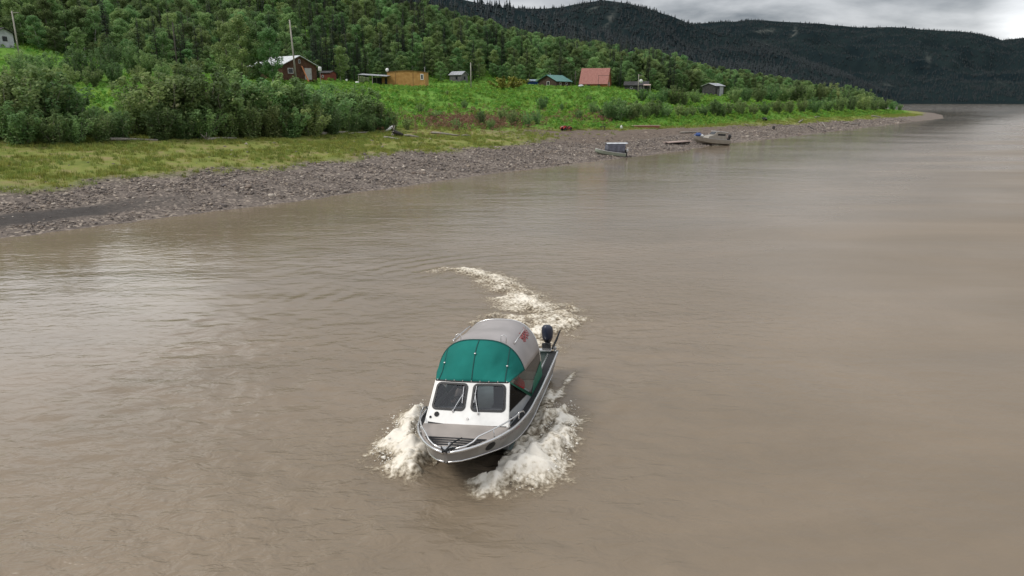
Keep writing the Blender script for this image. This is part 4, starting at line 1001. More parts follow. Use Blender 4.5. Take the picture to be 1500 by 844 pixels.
# tangled stump
x, y, z = hit(580, 200); t = thing('tangled_stump', 'grey upturned root stump tangled in the grass at the foot of the meadow', 'stump', (x, y, z)); rs = np.random.default_rng(4)
MB().tube([(1.0, .5, .2), (.2, .1, .5), (-.4, -.1, .7)], [.22, .3, .36], 9).obj('trunk', M['drift_dark'], t, True)
for k in range(11):
    a = k*.571+rs.uniform(-.2, .2); L_ = rs.uniform(.7, 1.5); d_ = np.array([-.35*rs.random(), math.cos(a)*.9, math.sin(a)]); c0 = np.array([-.3, -.1, .7])
    MB().tube([c0, c0+d_*L_*.5+rs.normal(0, .07, 3), c0+d_*L_+rs.normal(0, .16, 3)], [.14, .08, .025], 6).obj('root', M['drift' if k % 3 else 'drift_dark'], t, True)
x, y, z = hit(571, 193.5); t = thing('white_limb', 'bleached white limb leaning on the left side of the tangled stump', 'limb', (x, y, z)); MB().tube([(-.6, 0, .1), (0, 0, .5), (.5, .1, .95)], [.2, .22, .1], 8).obj('wood', M['white_paint'], t, True); MB().tube([(.1, 0, .55), (.0, .1, 1.0)], [.09, .04], 6).obj('snag', M['drift'], t, True)

def quad_bike(label, px, py, yaw, paint):
    x, y, z = hit(px, py); t = thing('quad_bike', label, 'quad bike', (x, y, z), (0, 0, yaw))
    b_ = MB(); b_.box((0, 0, .55), (1.25, .38, .28)); b_.box((.55, 0, .62), (.5, .5, .22)); b_.obj('body', M['black_plastic'], t, bevel=.05)
    for sx in (-1, 1):
        for sy in (-1, 1):
            arc_ = [[(sx*.62+.40*math.cos(a), sy*(.32+.36*w), .33+.40*math.sin(a)) for a in np.linspace(.15, 2.99, 9)] for w in (0, .5, 1)]
            MB().grid(arc_).obj('fender', paint, t, True, solid=.03)
            w_ = MB().lathe([(.16, -.13), (.28, -.14), (.33, -.08), (.33, .08), (.28, .14), (.16, .13)], 16, (sx*.62, sy*.52, .33), 'y').obj('tyre', M['black_rubber'], t, True)
            MB().lathe([(.02, -.11), (.16, -.11), (.16, .11), (.02, .11)], 12, (sx*.62, sy*.52, .33), 'y').obj('rim', M['steel'], w_)
    MB().prism([(.2, -.3, .72), (.95, -.3, .70), (.85, -.3, .9), (.3, -.3, .95)], (0, .6, 0)).obj('hood', paint, t, bevel=.05)
    MB().prism([(-.75, -.17, .72), (.15, -.17, .72), (.12, -.17, .86), (-.5, -.17, .84), (-.72, -.17, .9)], (0, .34, 0)).obj('seat', M['black_rubber'], t, bevel=.05)
    hb = MB(); hb.tube([(.2, -.42, 1.08), (.32, -.2, 1.05), (.36, 0, 1.0), (.32, .2, 1.05), (.2, .42, 1.08)], .022, 6); hb.tube([(.5, 0, .8), (.36, 0, 1.0)], .03, 6); hb.obj('handlebar', M['black_plastic'], t)
    for sx in (-1, 1):
        rk = MB()
        for q in np.linspace(-.32, .32, 5): rk.tube([(sx*.55, q, .95), (sx*1.0, q, .93)], .014, 5)
        rk.tube([(sx*.55, -.34, .95), (sx*1.0, -.34, .93), (sx*1.0, .34, .93), (sx*.55, .34, .95)], .018, 5, True); rk.obj('rack', M['black_plastic'], t)
    MB().lathe([(.02, .02), (.07, .0), (.07, -.05)], 10, (.98, .2, .78), 'x').obj('headlight', M['white_paint'], t); MB().lathe([(.02, .02), (.07, .0), (.07, -.05)], 10, (.98, -.2, .78), 'x').obj('headlight', M['white_paint'], t)
    return t
quad_bike('red quad bike parked on the dirt track at the foot of the meadow', 829.5, 191.6, R(-150), M['red_plastic'])
quad_bike('black quad bike parked at the grass edge of the far gravel', 1118, 177, R(-70), M['black_plastic'])
x, y, z = hit(883, 190.5); t = thing('dark_trestle', 'small dark wooden trestle on the dirt between the red quad bike and the white jug', 'trestle', (x, y, z), (0, 0, .2)); MB().box((0, 0, .72), (1.1, .4, .1)).obj('top', M['pole_dark'], t)
for a in (-.42, .42):
    for b_ in (-1, 1): MB().tube([(a, b_*.28, -.05), (a, b_*.1, .7)], .05, 6).obj('leg', M['pole_dark'], t)
x, y, z = hit(910, 189); t = thing('white_jug', 'white plastic jug standing on the dirt beach left of the pink plank', 'jug', (x, y, z-.02), (0, 0, .4)); MB().lathe([(.02, 0), (.24, .02), (.27, .1), (.27, .5), (.2, .66), (.08, .74), (.08, .82), (.02, .83)], 14).obj('jug_body', M['white_paint'], t, True); MB().tube([(.24, 0, .55), (.34, 0, .57), (.3, 0, .72), (.12, 0, .75)], .03, 6).obj('handle', M['white_paint'], t, True)
a, b_ = hit(925.5, 187), hit(966, 188.6); yaw = math.atan2(b_[1]-a[1], b_[0]-a[0]); L_ = math.hypot(b_[0]-a[0], b_[1]-a[1])
t = thing('plank_stack', 'long pale pinkish plank over a low side painted in its reddish shade at the top of the beach', 'plank', ((a[0]+b_[0])/2, (a[1]+b_[1])/2, (a[2]+b_[2])/2), (0, 0, yaw)); MB().box((0, 0, .55), (L_, .8, .14), ry=R(.4)).obj('top_board', M['pink_plank'], t); MB().box((0, -.05, .22), (L_*.94, .6, .5)).obj('shadow_side', M['shaded_red_plank'], t)  # lower part's dark red has the pile's shadow side put into its colour
x, y, z = hit(1133, 190); t = thing('dark_stump', 'small black stump on the far gravel below the black quad bike', 'stump', (x, y, z-.05)); MB().lathe([(.5, 0), (.42, .25), (.36, .7), (.4, .95), (.05, .98)], 10, sy=.8).obj('trunk', M['drift_dark'], t, True); MB().tube([(.2, 0, .2), (.6, .1, .05), (.85, .1, -.02)], [.14, .1, .05], 6).obj('root', M['drift_dark'], t, True); MB().tube([(-.2, 0, .2), (-.55, -.2, .05), (-.8, -.25, -.02)], [.14, .1, .05], 6).obj('root', M['drift_dark'], t, True)

# ---- hull builder used by all the boats: stations (x, gunwale half width, gunwale z, chine half width, chine z, keel z)
def hull_mesh(st, fine=5):
    st = np.array(st, float); xs = np.linspace(st[0, 0], st[-1, 0], (len(st)-1)*fine+1)
    def cr(col):
        y = st[:, col]; m = np.gradient(y, st[:, 0]); i = np.clip(np.searchsorted(st[:, 0], xs)-1, 0, len(st)-2); h = st[i+1, 0]-st[i, 0]; t = (xs-st[i, 0])/h
        return (2*t**3-3*t**2+1)*y[i]+(t**3-2*t**2+t)*h*m[i]+(-2*t**3+3*t**2)*y[i+1]+(t**3-t**2)*h*m[i+1]
    b_, g, c, k, e_ = (cr(q) for q in range(1, 6)); b_ = np.maximum(b_, .01); c = np.maximum(c, .008)
    rows = []
    for i, x in enumerate(xs):
        half = [(x, b_[i], g[i]), (x, (b_[i]+c[i])/2+.02*b_[i], (g[i]+k[i])/2), (x, c[i]+.02, k[i]+.012), (x, c[i], k[i]), (x, c[i]*.5, (k[i]+e_[i])/2-.01)]
        rows.append(half+[(x, 0, e_[i])]+[(p[0], -p[1], p[2]) for p in half[::-1]])
    return xs, rows, (b_, g, c, k, e_)
def small_hull(parent, st, mt, rimm, inner=None):
    xs, rows, (b_, g, c, k, e_) = hull_mesh(st); mb = MB(); mb.grid(rows); mb.add(rows[0], [tuple(range(len(rows[0])))])
    h = mb.obj('hull', mt, parent, fix=True, solid=.03)
    MB().tube([(x, y, z) for x, y, z in zip(xs, b_, g)]+[(x, -y, z) for x, y, z in zip(xs[::-1], b_[::-1], g[::-1])], .035, 6).obj('rub_rail', rimm, parent, True)
    fl_ = [(x, y*.9, .22*gg+.78*kk) for x, y, gg, kk in zip(xs, c, g, k)]; fl_ = [p for p in fl_ if p[1] > .06]
    MB().poly(fl_+[(x, -y, z) for x, y, z in fl_[::-1]]).obj('sole', inner or mt, parent)
    return xs, b_, g
def outboard(parent, loc, cowl, s=1.0):
    """outboard motor hung on a transom; local +x is forward"""
    X0, Y0, Z0 = loc; o = MB()
    prof = [(-.14,.0,.10,.10),(-.16,.12,.15,.17),(-.16,.28,.165,.19),(-.14,.40,.15,.17),(-.10,.47,.10,.11),(-.07,.495,.03,.04)]
    P = [[(X0+s*(cx_+rl*math.cos(a)-.12), Y0+s*rw*math.sin(a), Z0+s*(z_+.12)) for a in np.linspace(0, 2*math.pi, 17)[:-1]] for cx_, z_, rw, rl in prof]
    V_ = [p for r_ in P for p in r_]; n_ = 16; F_ = [(i*n_+k, i*n_+(k+1) % n_, (i+1)*n_+(k+1) % n_, (i+1)*n_+k) for i in range(len(P)-1) for k in range(n_)]+[tuple(range(n_-1, -1, -1)), tuple((len(P)-1)*n_+k for k in range(n_))]
    c_ = o.add(V_, F_).obj('outboard_cowl', cowl, parent, True)
    m = MB(); m.box((X0-.26*s, Y0, Z0-.05*s), (.16*s, .13*s, .42*s)); m.box((X0-.27*s, Y0, Z0-.45*s), (.2*s, .06*s, .5*s)); m.box((X0-.34*s, Y0, Z0-.42*s), (.34*s, .2*s, .03*s)); m.obj('outboard_leg', M['black_plastic'], c_, bevel=.015)
    m = MB(); m.box((X0-.06*s, Y0, Z0-.02*s), (.10*s, .24*s, .30*s)); m.obj('clamp_bracket', M['black_plastic'], c_, bevel=.01)
    m = MB(); m.tube([(X0+.0*s, Y0, Z0+.16*s), (X0+.38*s, Y0, Z0+.24*s)], .025*s, 6); m.obj('tiller', M['black_plastic'], c_)
    return c_

# canopied skiff at the water's edge
a, b_ = hit(873, 225.5), hit(914, 229.5); yaw = math.atan2(a[1]-b_[1], a[0]-b_[0])
sk = thing('canopied_skiff', 'pale green open skiff with a grey tarp shelter, nose on the gravel', 'skiff', (b_[0], b_[1], .06), (0, R(-6.5), yaw))
ST = [(0,.75,.55,.6,.05,-.08),(1.5,.82,.55,.65,.05,-.08),(3.0,.8,.6,.6,.1,-.05),(4.0,.6,.68,.4,.2,.02),(4.7,.25,.78,.15,.4,.2),(4.95,.03,.82,.02,.55,.4)]
small_hull(sk, ST, M['skiff_paint'], M['white_paint'], M['skiff_paint'])
MB().prism([(3.4,-.66,.60),(3.4,.66,.60),(4.7,.2,.77),(4.7,-.2,.77)], (0,0,.03)).obj('foredeck', M['skiff_paint'], sk)
for x_ in (.35, 3.1):
    for y_ in (-.74, .74): MB().tube([(x_, y_, .5), (x_, y_*.97, 2.05 if x_ < 1 else 1.75)], .025, 6).obj('canopy_post', M['steel'], sk)
P = [[(-.1+3.5*i/10, -.86+1.72*j/6, 2.12-.38*i/10+.14*math.sin(math.pi*j/6)-.03*abs(math.sin(i*1.2))) for i in range(11)] for j in range(7)]
MB().grid(P).obj('canopy_roof', M['pale_tarp'], sk, True, solid=.02)
for y_ in (-.79, .79):
    P = [[(.3+2.8*i/16, y_+.035*math.sin(i*1.7), (2.02-.30*i/16)*(1-j/4)+.58*j/4) for i in range(17)] for j in range(5)]
    MB().grid(P).obj('side_curtain', M['grey_tarp'], sk, True, solid=.012)
P = [[(3.12, -.76+1.52*i/8, 1.74*(1-j/3)+.62*j/3) for i in range(9)] for j in range(4)]; MB().grid(P).obj('front_curtain', M['grey_tarp'], sk, True, solid=.012)
for y_ in (-.3, .3): MB().box((.9, y_*.8, .45), (.4, .5, .4)).obj('bench', M['skiff_paint'], sk)
outboard(sk, (-.03, .12, .62), M['white_paint'], 1.1); outboard(sk, (-.03, -.35, .55), M['black_plastic'], .9)

# cabin boat beached further along
a, b_ = hit(1010, 209.5), unproject(1065, 212.5, .0); yaw = math.atan2(a[1]-b_[1], a[0]-b_[0])
cb = thing('cabin_boat', 'beige aluminium cabin boat moored along the gravel at right', 'boat', (b_[0], b_[1], .12), (0, R(-3.5), yaw))
ST = [(0,1.15,.85,1.0,.1,-.15),(2,1.22,.9,1.05,.1,-.15),(4.5,1.2,1.0,1.0,.18,-.1),(6.3,.95,1.15,.7,.4,0),(7.5,.45,1.3,.28,.7,.3),(8.0,.05,1.36,.03,1.0,.75)]
small_hull(cb, ST, M['sand_alu'], M['steel'], M['grey_board'])
MB().prism([(5.1,-1.1,1.03),(5.1,1.1,1.03),(6.3,.88,1.14),(7.4,.42,1.28),(7.4,-.42,1.28),(6.3,-.88,1.14)], (0,0,.03)).obj('foredeck', M['sand_alu'], cb)
MB().prism([(1.1,-.95,.8),(1.1,-.95,2.28),(3.3,-.95,2.38),(3.9,-.95,1.75),(5.0,-.95,1.45),(5.3,-.95,.95)], (0,1.9,0)).obj('cabin', M['sand_alu'], cb, bevel=.04)
MB().prism([(.8,-1.05,2.30),(3.45,-1.05,2.42),(3.45,-1.05,2.50),(.8,-1.05,2.38)], (0,2.1,0)).obj('cabin_roof', M['white_paint'], cb, bevel=.03)
for sg in (-1, 1): MB().box((2.2, sg*.952, 1.82), (1.75, .03, .36)).obj('side_window', M['glass_dark'], cb)
MB().prism([(3.42,-.8,2.28),(3.42,.8,2.28),(3.88,.8,1.82),(3.88,-.8,1.82)], (.03,0,.03)).obj('windscreen', M['glass_dark'], cb)
rl = MB(); rl.tube([(4.6,1.15,1.02),(5.2,1.08,1.5),(6.5,.85,1.6),(7.7,.2,1.75),(7.7,-.2,1.75),(6.5,-.85,1.6),(5.2,-1.08,1.5),(4.6,-1.15,1.02)], .022, 6); rl.obj('bow_rail', M['steel'], cb)
outboard(cb, (-.05, -.2, .95), M['black_plastic'], 1.7)
x_, y_, z_ = 6.7, 0.0, 1.42; ca, sa = math.cos(yaw), math.sin(yaw)
t = thing('blue_bundle', 'blue tarp bundle piled on the bow of the beige cabin boat', 'bundle', (b_[0]+ca*7.0, b_[1]+sa*7.0, 1.92), (0, 0, yaw)); bm_ = blob_mesh('bundle', M['blue_tarp'], 31, 3, .22, .7); o = link('tarp', bm_, t); o.scale = (.75, .6, .55); o.location = (0, 0, .22); MB().tube([(-.6, -.1, .2), (-.2, -.3, .62), (.3, .2, .6), (.7, .1, .15)], .03, 6).obj('rope', M['pale_tarp'], t, True)
t = thing('white_bundle', 'white sack lying against the blue tarp bundle on the beige cabin boat', 'sack', (b_[0]+ca*6.3, b_[1]+sa*6.3-.2, 1.78), (0, 0, yaw)); o = link('sack_body', blob_mesh('sack', M['white_paint'], 33, 3, .15, .6), t); o.scale = (.55, .42, .45); o.location = (0, 0, .18); MB().lathe([(.1, 0), (.06, .08), (.12, .18)], 8, (.5, 0, .2), 'x').obj('neck', M['white_paint'], t, True)
# plank raft between the boats
a, b_ = hit(976, 211.3), hit(1008, 210.3); t = thing('plank_raft', 'low reddish grey plank raft on the water edge in front of the beige cabin boat', 'raft', ((a[0]+b_[0])/2, (a[1]+b_[1])/2, (a[2]+b_[2])/2), (0, 0, math.atan2(b_[1]-a[1], b_[0]-a[0])))
L_ = math.hypot(b_[0]-a[0], b_[1]-a[1])
for k in range(5): MB().box((-.2*(k % 2), -.7+.36*k, .38), (L_*(1-.06*(k % 3)), .30, .16)).obj('plank', M['raft_wood'], t)
for k in (-.4, 0, .4): MB().box((L_*k, 0, .16), (.3, 1.7, .3)).obj('bearer', M['drift_dark'], t)

allt = fill_trees()
# nearer rows are trees of their own, the crowd behind them is one wood
allt.sort(key=lambda q: q[0]+.02*q[3])
def zone(px):
    for lim, z_ in ((130,'on the slope at the far left'),(370,'left of the log cabin'),(480,'behind the log cabin'),(560,'between the log cabin and the ochre trailer'),(650,'behind the ochre trailer'),(780,'between the ochre trailer and the blue shed'),(900,'behind the green roofed and red roofed cabins'),(1010,'behind the dark low cabin'),(1100,'behind the grey shed'),(1400,'towards the wooded point')):
        if px < lim: return z_
for px, top, Y, k in ((384, 26, 150, 0), (402, 34, 148, 3), (356, 18, 150, 2), (336, 24, 152, 4)):
    x, y, z = atY(px, Y); _, p1 = project(x, y, z+1); _, p0 = project(x, y, z); h = (p0-top)/(p0-p1)
    plant('poplar_tree', POP[k][0], x, y, z-.1, h/POP[k][1], 'leafy green poplar standing in front of the left half of the white cabin roof' if px > 370 else 'tall leafy poplar just left of the white cabin roof', 'tree', 'poplars before the log cabin' if px > 370 else 'poplars just left of the log cabin', .85)
npop = nspr = 0; rest = []
for (e_, isp, x, y, z, h, px) in allt:
    if -60 < px < 1345 and ((isp and nspr < 150) or (not isp and npop < 290)):
        zn = zone(px); big = 'tall' if h > 10.5 else ('short' if h < 6.5 else 'middling')
        if isp:
            key, H = SPRK[nspr % 4]; nspr += 1
            plant('spruce_tree', key, x, y, z-.1, h/H, '%s dark narrow spruce %s' % (big, zn), 'tree', 'spruces '+zn, 1.0)
        else:
            key, H = POP[npop % 6]; npop += 1
            plant('poplar_tree', key, x, y, z-.1, h/H, '%s leafy green poplar %s' % (big, zn), 'tree', 'poplars '+zn, min(1.5, max(.95, (11/h)**.5)))
    else: rest.append((isp, x, y, z, h))
print('trees', npop, nspr, 'in the wood', len(rest))
src = [joined('wood_poplar_%d' % k, KINDS[POP[k][0]][2], KINDS[POP[k][0]][1]) for k in range(6)] + [joined('wood_spruce_%d' % k, KINDS[SPRK[k][0]][2], KINDS[SPRK[k][0]][1]) for k in range(4)]
rr = np.random.default_rng(9); RP = np.array([[x, y, z-.1] for _, x, y, z, h in rest])
ki = np.array([6+rr.integers(0, 4) if i_ else rr.integers(0, 6) for i_, *_ in rest])
hs_ = np.array([h for *_, h in rest])/np.where(ki >= 6, 14., 12.)
scatter('forest', RP, hs_, rr.uniform(0, 6.28, len(rest)), ki, src, 'mixed wood of poplar and spruce covering the slope behind the village', 'forest')

# ---- conifers of the far hills, too many to count
def cone_tree(nm, seed):
    r = np.random.default_rng(seed); V, F, v = [], [], []
    for t in np.linspace(.02, .86, 6):
        z0, rad = t, .25*(1-t)*r.uniform(.8, 1.2)+.015; n_ = 6; b_ = len(V); V.append((0, 0, min(1, t+.30))); v.append(.6)
        for k in range(n_):
            a = 6.283*k/n_+r.uniform(-.3, .3); q = rad*r.uniform(.6, 1.25); V.append((q*math.cos(a), q*math.sin(a), z0+r.uniform(-.03, .03))); v.append(r.uniform(.1, .7))
        F += [(b_, b_+1+k, b_+1+(k+1) % n_) for k in range(n_)]
    return fast_mesh(nm, V, F, L_FAR, False, {'v': v})
L_FAR = leaf_mat('far_needle', (.0145, .0225, .0250), (.0170, .0255, .0270), None, .05, .15)
cones = [cone_tree('far_spruce_%d' % k, 400+k) for k in range(4)]
P_, S_ = [], []
for (X, Y, Z, TT, sc), cnt, hh in zip(hills, (2600, 11000, 22000), (8, 6.5, 6)):
    rr = np.random.default_rng(int(cnt)); PX, PY = project(X, Y, Z)
    ok = np.argwhere((TT > .02) & (TT < 1.05) & (PX > -80) & (PX < 1620) & (PY > -60)); pk = ok[rr.integers(0, len(ok), cnt)]
    # jitter inside the cell
    i, j = np.minimum(pk[:, 0], X.shape[0]-2), np.minimum(pk[:, 1], X.shape[1]-2); a, c = rr.random(cnt), rr.random(cnt)
    def bil(A): return (A[i, j]*(1-a)+A[i+1, j]*a)*(1-c)+(A[i, j+1]*(1-a)+A[i+1, j+1]*a)*c
    x_, y_, z_, s_ = bil(X), bil(Y), bil(Z), bil(sc); k_ = (s_ < rr.uniform(.15, .5, cnt))
    P_.append(np.c_[x_, y_, z_-.5][k_]); S_.append((hh*rr.uniform(.55, 1.25, cnt))[k_])
P_ = np.concatenate(P_); S_ = np.concatenate(S_); rr = np.random.default_rng(2)
scatter('hill_forest', P_, S_, rr.uniform(0, 6.28, len(P_)), rr.integers(0, 4, len(P_)), cones, 'distant dark conifers covering the hills behind the river', 'forest')

# ---- meadow herbs, red stems, grass, stones
def tuft(nm, mt, seed, n=46, w=.45, h=.8, size=.16, aspect=.5):
    r = np.random.default_rng(seed); p = np.c_[r.normal(0, w*.5, n), r.normal(0, w*.5, n), h*r.uniform(.05, 1, n)**.8]
    p[:, :2] *= (1.1-.5*p[:, 2:3]/h); return foliage_mesh(nm, p, size, r, mt, .35, None, aspect, np.full(n, r.uniform(.35, .65)))
def grass_tuft(nm, mt, seed, n=26, w=.3, h=.26):
    r = np.random.default_rng(seed); V, v = [], []
    for k in range(n):
        b_ = np.array([r.normal(0, w*.5), r.normal(0, w*.5), -.03]); a = r.uniform(0, 6.28); hh = h*r.uniform(.5, 1.2); ln = r.uniform(.1, .5)*hh
        s_ = np.array([math.cos(a+1.57), math.sin(a+1.57), 0])*.018; d_ = np.array([math.cos(a), math.sin(a), 0])*ln
        V += [b_-s_, b_+s_, b_+d_+s_*.3+np.array([0, 0, hh]), b_+d_-s_*.3+np.array([0, 0, hh])]; v += [r.uniform(.1, 1)]*4
    return fast_mesh(nm, V, np.arange(len(V)).reshape(-1, 4), mt, False, {'v': v})
def spots(n, s0, s1, d0, d1, seed, prob=None):
    r = np.random.default_rng(seed); s = r.uniform(s0, s1, n); d = r.uniform(d0, d1, n); x, y = xy(s, d+dw(s)); px, py = project(x, y, T(x, y, False))
    k = (px > -120) & (px < 1400)
    if prob is not None: k &= r.random(n) < prob(s, d, x, y, px, py)
    x, y = x[k], y[k]; return np.c_[x, y, T(x, y)], r
def redness(s, d, x, y, px, py): return np.exp(-((px-690)/75)**2-((py-178)/11)**2)*.95 + .5*np.exp(-((px-870)/40)**2-((py-172)/8)**2)
fl = lambda s: np.interp(s, [-20, 30, 60, 84, 120, 160, 220, 300, 404], [36, 36, 36, 30, 22, 19, 19, 15, 17])
P1, r1 = spots(95000, -20, 420, 15, 150, 1, lambda s, d, x, y, px, py: sstep(-2, 4, d-fl(s))*(1-.9*redness(s, d, x, y, px, py))*(.35+.65*sstep(.35, .6, fbm(x/6, y/6, 3, 12))))
mt_ = [tuft('meadow_tuft_%d' % k, L_MEA, 500+k, 46, .55, .55+.12*k, .15) for k in range(4)]
scatter('meadow_plants', P1, r1.uniform(.35, 1.0, len(P1))*np.interp(project(P1[:, 0], P1[:, 1], P1[:, 2])[1], [112, 150], [.75, 1.15]), r1.uniform(0, 6.28, len(P1)), r1.integers(0, 4, len(P1)), mt_, 'bright green knee high herbs covering the bank', 'herbs')
P2, r2 = spots(40000, 30, 260, 8, 60, 2, lambda s, d, x, y, px, py: redness(s, d, x, y, px, py)*.9)
scatter('red_plants', P2, r2.uniform(.6, 1.4, len(P2)), r2.uniform(0, 6.28, len(P2)), r2.integers(0, 3, len(P2)), [tuft('red_tuft_%d' % k, L_RED, 520+k, 40, .5, .8, .12, .3) for k in range(3)], 'rusty brown stemmed weeds at the foot of the meadow', 'weeds')
P3, r3 = spots(75000, -20, 420, 9, 42, 3, lambda s, d, x, y, px, py: (.12+.88*sstep(.36, .56, fbm(x/4.5, y/4.5, 3, 61)))*(1-sstep(-1, 5, d-fl(s)))*sstep(-2.5, 3.5, d-np.interp(s, [-20, 0, 30, 60, 90, 130, 200, 300, 404], [10.5, 10.5, 11, 12, 15, 14, 13, 10, 10])+4*(fbm(x/5, y/5, 3, 21)-.5))*(1-.97*sstep(78, 100, s)*(1-sstep(165, 205, s))*(d < fl(s)-2)))
scatter('grass', P3, r3.uniform(.6, 1.5, len(P3)), r3.uniform(0, 6.28, len(P3)), r3.integers(0, 4, len(P3)), [grass_tuft('grass_tuft_%d' % k, L_GRS, 540+k) for k in range(4)], 'short olive green grass on the flat above the gravel', 'grass')
STONE = random_mat('stone', [(.095, .082, .074), (.14, .118, .104), (.185, .152, .13), (.112, .098, .092), (.22, .172, .138), (.15, .127, .11), (.36, .295, .235), (.12, .10, .09), (.56, .49, .41)])
rocks = [blob_mesh('stone_%d' % k, STONE, 600+k, 2 if k < 3 else 1, .35, [.6, .5, .7, .6, .45, .8][k]) for k in range(6)]
P4, r4 = spots(270000, -15, 330, .05, 16, 4, lambda s, d, x, y, px, py: (1-sstep(-2.5, 1.5, d-np.interp(s, [-20, 0, 30, 60, 90, 130, 200, 300, 404], [10.5, 10.5, 11, 12, 15, 14, 13, 10, 10])+5*(fbm(x/5, y/5, 4, 21)-.5)))*(1-.96*np.clip(np.exp(-(((s-1)/11)**2))*sstep(1.8, 2.6, d)*(1-sstep(4.6, 5.4, d))*1.5, 0, 1))*(.12+.88*sstep(.38, .55, fbm(x/3.2, y/2.2, 3, 44)))*np.interp(s, [0, 60, 120, 330], [.75, .6, .35, .12])*(1-.85*sstep(78, 100, s)*(1-sstep(165, 205, s))*(d > 9.5)))
s4 = np.clip(r4.lognormal(-3.0, .5, len(P4)), .025, .26)*np.interp(sd(P4[:, 0], P4[:, 1])[0], [0, 100, 300], [1, 1.25, 1.8])
scatter('gravel', P4+np.c_[s4*0, s4*0, s4*.15], s4, np.c_[r4.uniform(-.3, .3, len(P4)), r4.uniform(-.3, .3, len(P4)), r4.uniform(0, 6.28, len(P4))], r4.integers(0, 6, len(P4)), rocks, 'grey and tan stones of the gravel beach', 'gravel')
# scattered pale stones in the grass
P5, r5 = spots(1600, -15, 200, 11, 24, 6, lambda s, d, x, y, px, py: .25+0*s)
s5 = np.clip(r5.lognormal(-2.3, .5, len(P5)), .05, .3)
scatter('stray_stones', P5, s5, r5.uniform(0, 6.28, len(P5)), r5.integers(0, 6, len(P5)), rocks, 'single stones lying in the grass above the gravel', 'stones')
print('meadow', len(P1), 'red', len(P2), 'grass', len(P3), 'stones', len(P4))

# ================================================================== THE JET BOAT
def brushed(name, c, rough=.38, metal=.75):
    m = mat(name, c, rough, metal, var=.12, scale=2.5, bump=.06, bscale=14); return m
B = {
 'alu': brushed('hull_aluminium', (.33,.322,.315), .42, .6), 'deck': mat('deck_aluminium', (.37,.328,.295), .5, .35, var=.14, scale=1.6, detail=8),
 'rail': mat('polished_rail', (.72,.71,.70), .25, .85), 'white': mat('white_gelcoat', (.74,.73,.70), .4, var=.10, scale=3, detail=9), 'gasket': mat('window_gasket', (.012,.012,.013), .55),
 'canvas': mat('green_canvas', (.009,.150,.126), .8, spec=.2, var=.16, scale=1.4, bump=.25, bscale=3.2, detail=6), 'seam': mat('dark_green_seam', (.006,.06,.055), .8),
 'trim': mat('green_trim', (.008,.125,.075), .6, var=.12, scale=3), 'cover': mat('silver_cover', (.345,.318,.306), .5, .15, var=.15, scale=1.1, bump=.2, bscale=2.2, detail=7),
 'nonskid': mat('black_nonskid', (.016,.016,.017), .9, var=.3, scale=40), 'black': mat('black_fitting', (.009,.009,.010), .75), 'side': mat('cabin_side', (.36,.37,.37), .5, .3, var=.08, scale=2),
 'seat': mat('grey_seat', (.16,.16,.17), .7), 'inner': mat('cockpit_liner', (.16,.20,.185), .6, var=.15, scale=3), 'dash': mat('dash', (.11,.11,.115), .6), 'cowl': mat('navy_cowl', (.028,.034,.058), .28, var=.1, scale=4),
 'bottom': mat('shade_dark_bottom', (.05,.045,.04), .5, var=.3, scale=3), 'redmark': mat('faded_red_marking', (.36,.07,.075), .6, var=.3, scale=9), 'darkmark': mat('dark_red_marking', (.16,.05,.055), .6, var=.3, scale=9),
}
def see_through(name, tint, gloss, rough=.03, body=None, bodyfac=0., k=1.):
    m = bpy.data.materials.new(name); m.use_nodes = True; nt = m.node_tree; n, l = nt.nodes, nt.links; n.remove(n['Principled BSDF'])
    t = n.new('ShaderNodeBsdfTransparent'); t.inputs[0].default_value = (*tint, 1); g = n.new('ShaderNodeBsdfGlossy'); g.inputs['Roughness'].default_value = rough; g.inputs[0].default_value = (.9, .92, .95, 1)
    fr = n.new('ShaderNodeFresnel'); fr.inputs[0].default_value = 1.5; ad = n.new('ShaderNodeMath'); ad.operation = 'MULTIPLY_ADD'; l.new(fr.outputs[0], ad.inputs[0]); ad.inputs[1].default_value = k; ad.inputs[2].default_value = gloss
    src = t
    if body:
        d = n.new('ShaderNodeBsdfDiffuse'); d.inputs[0].default_value = (*body, 1); mb = n.new('ShaderNodeMixShader'); mb.inputs[0].default_value = bodyfac; l.new(t.outputs[0], mb.inputs[1]); l.new(d.outputs[0], mb.inputs[2]); src = mb
    mx = n.new('ShaderNodeMixShader'); l.new(ad.outputs[0], mx.inputs[0]); l.new(src.outputs[0], mx.inputs[1]); l.new(g.outputs[0], mx.inputs[2]); l.new(mx.outputs[0], n['Material Output'].inputs[0])
    return m
GLASS = see_through('tinted_windscreen', (.80, .82, .85), .025, k=.8); SIDEGLASS = see_through('dark_side_glass', (.05, .055, .055), .0, k=.22); VINYL = see_through('clear_vinyl', (.55, .52, .48), .05, .12, (.13, .115, .10), .26, .4)

BTH = math.atan2(-math.cos(BH), -math.sin(BH))
jb = thing('jet_boat', 'silver aluminium jet boat with a green canvas top ploughing through the brown river', 'boat', (BX, BY, 0), (BROLL, 0, BTH))
ST = [(-.68,1.31,.90,1.10,.10,-.22),(1.5,1.345,.91,1.11,.11,-.24),(3.4,1.36,.97,1.12,.18,-.24),(4.9,1.33,1.07,1.05,.42,-.10),(5.9,1.15,1.15,.90,.68,.26),(6.55,.84,1.19,.66,.84,.58),(7.0,.48,1.205,.39,.925,.76),(7.24,.16,1.21,.13,.965,.90),(7.30,.035,1.21,.025,.985,.95)]
xs, rows, (hb_, hg, hc, hk, hee) = hull_mesh(ST, 6)
mb = MB(); mb.grid([r_[:4] for r_ in rows]); mb.grid([r_[7:] for r_ in rows]); mb.add(rows[0], [tuple(range(len(rows[0])))]); mb.add(rows[-1], [tuple(range(len(rows[-1])))]); hull = mb.obj('hull', B['alu'], jb, True)
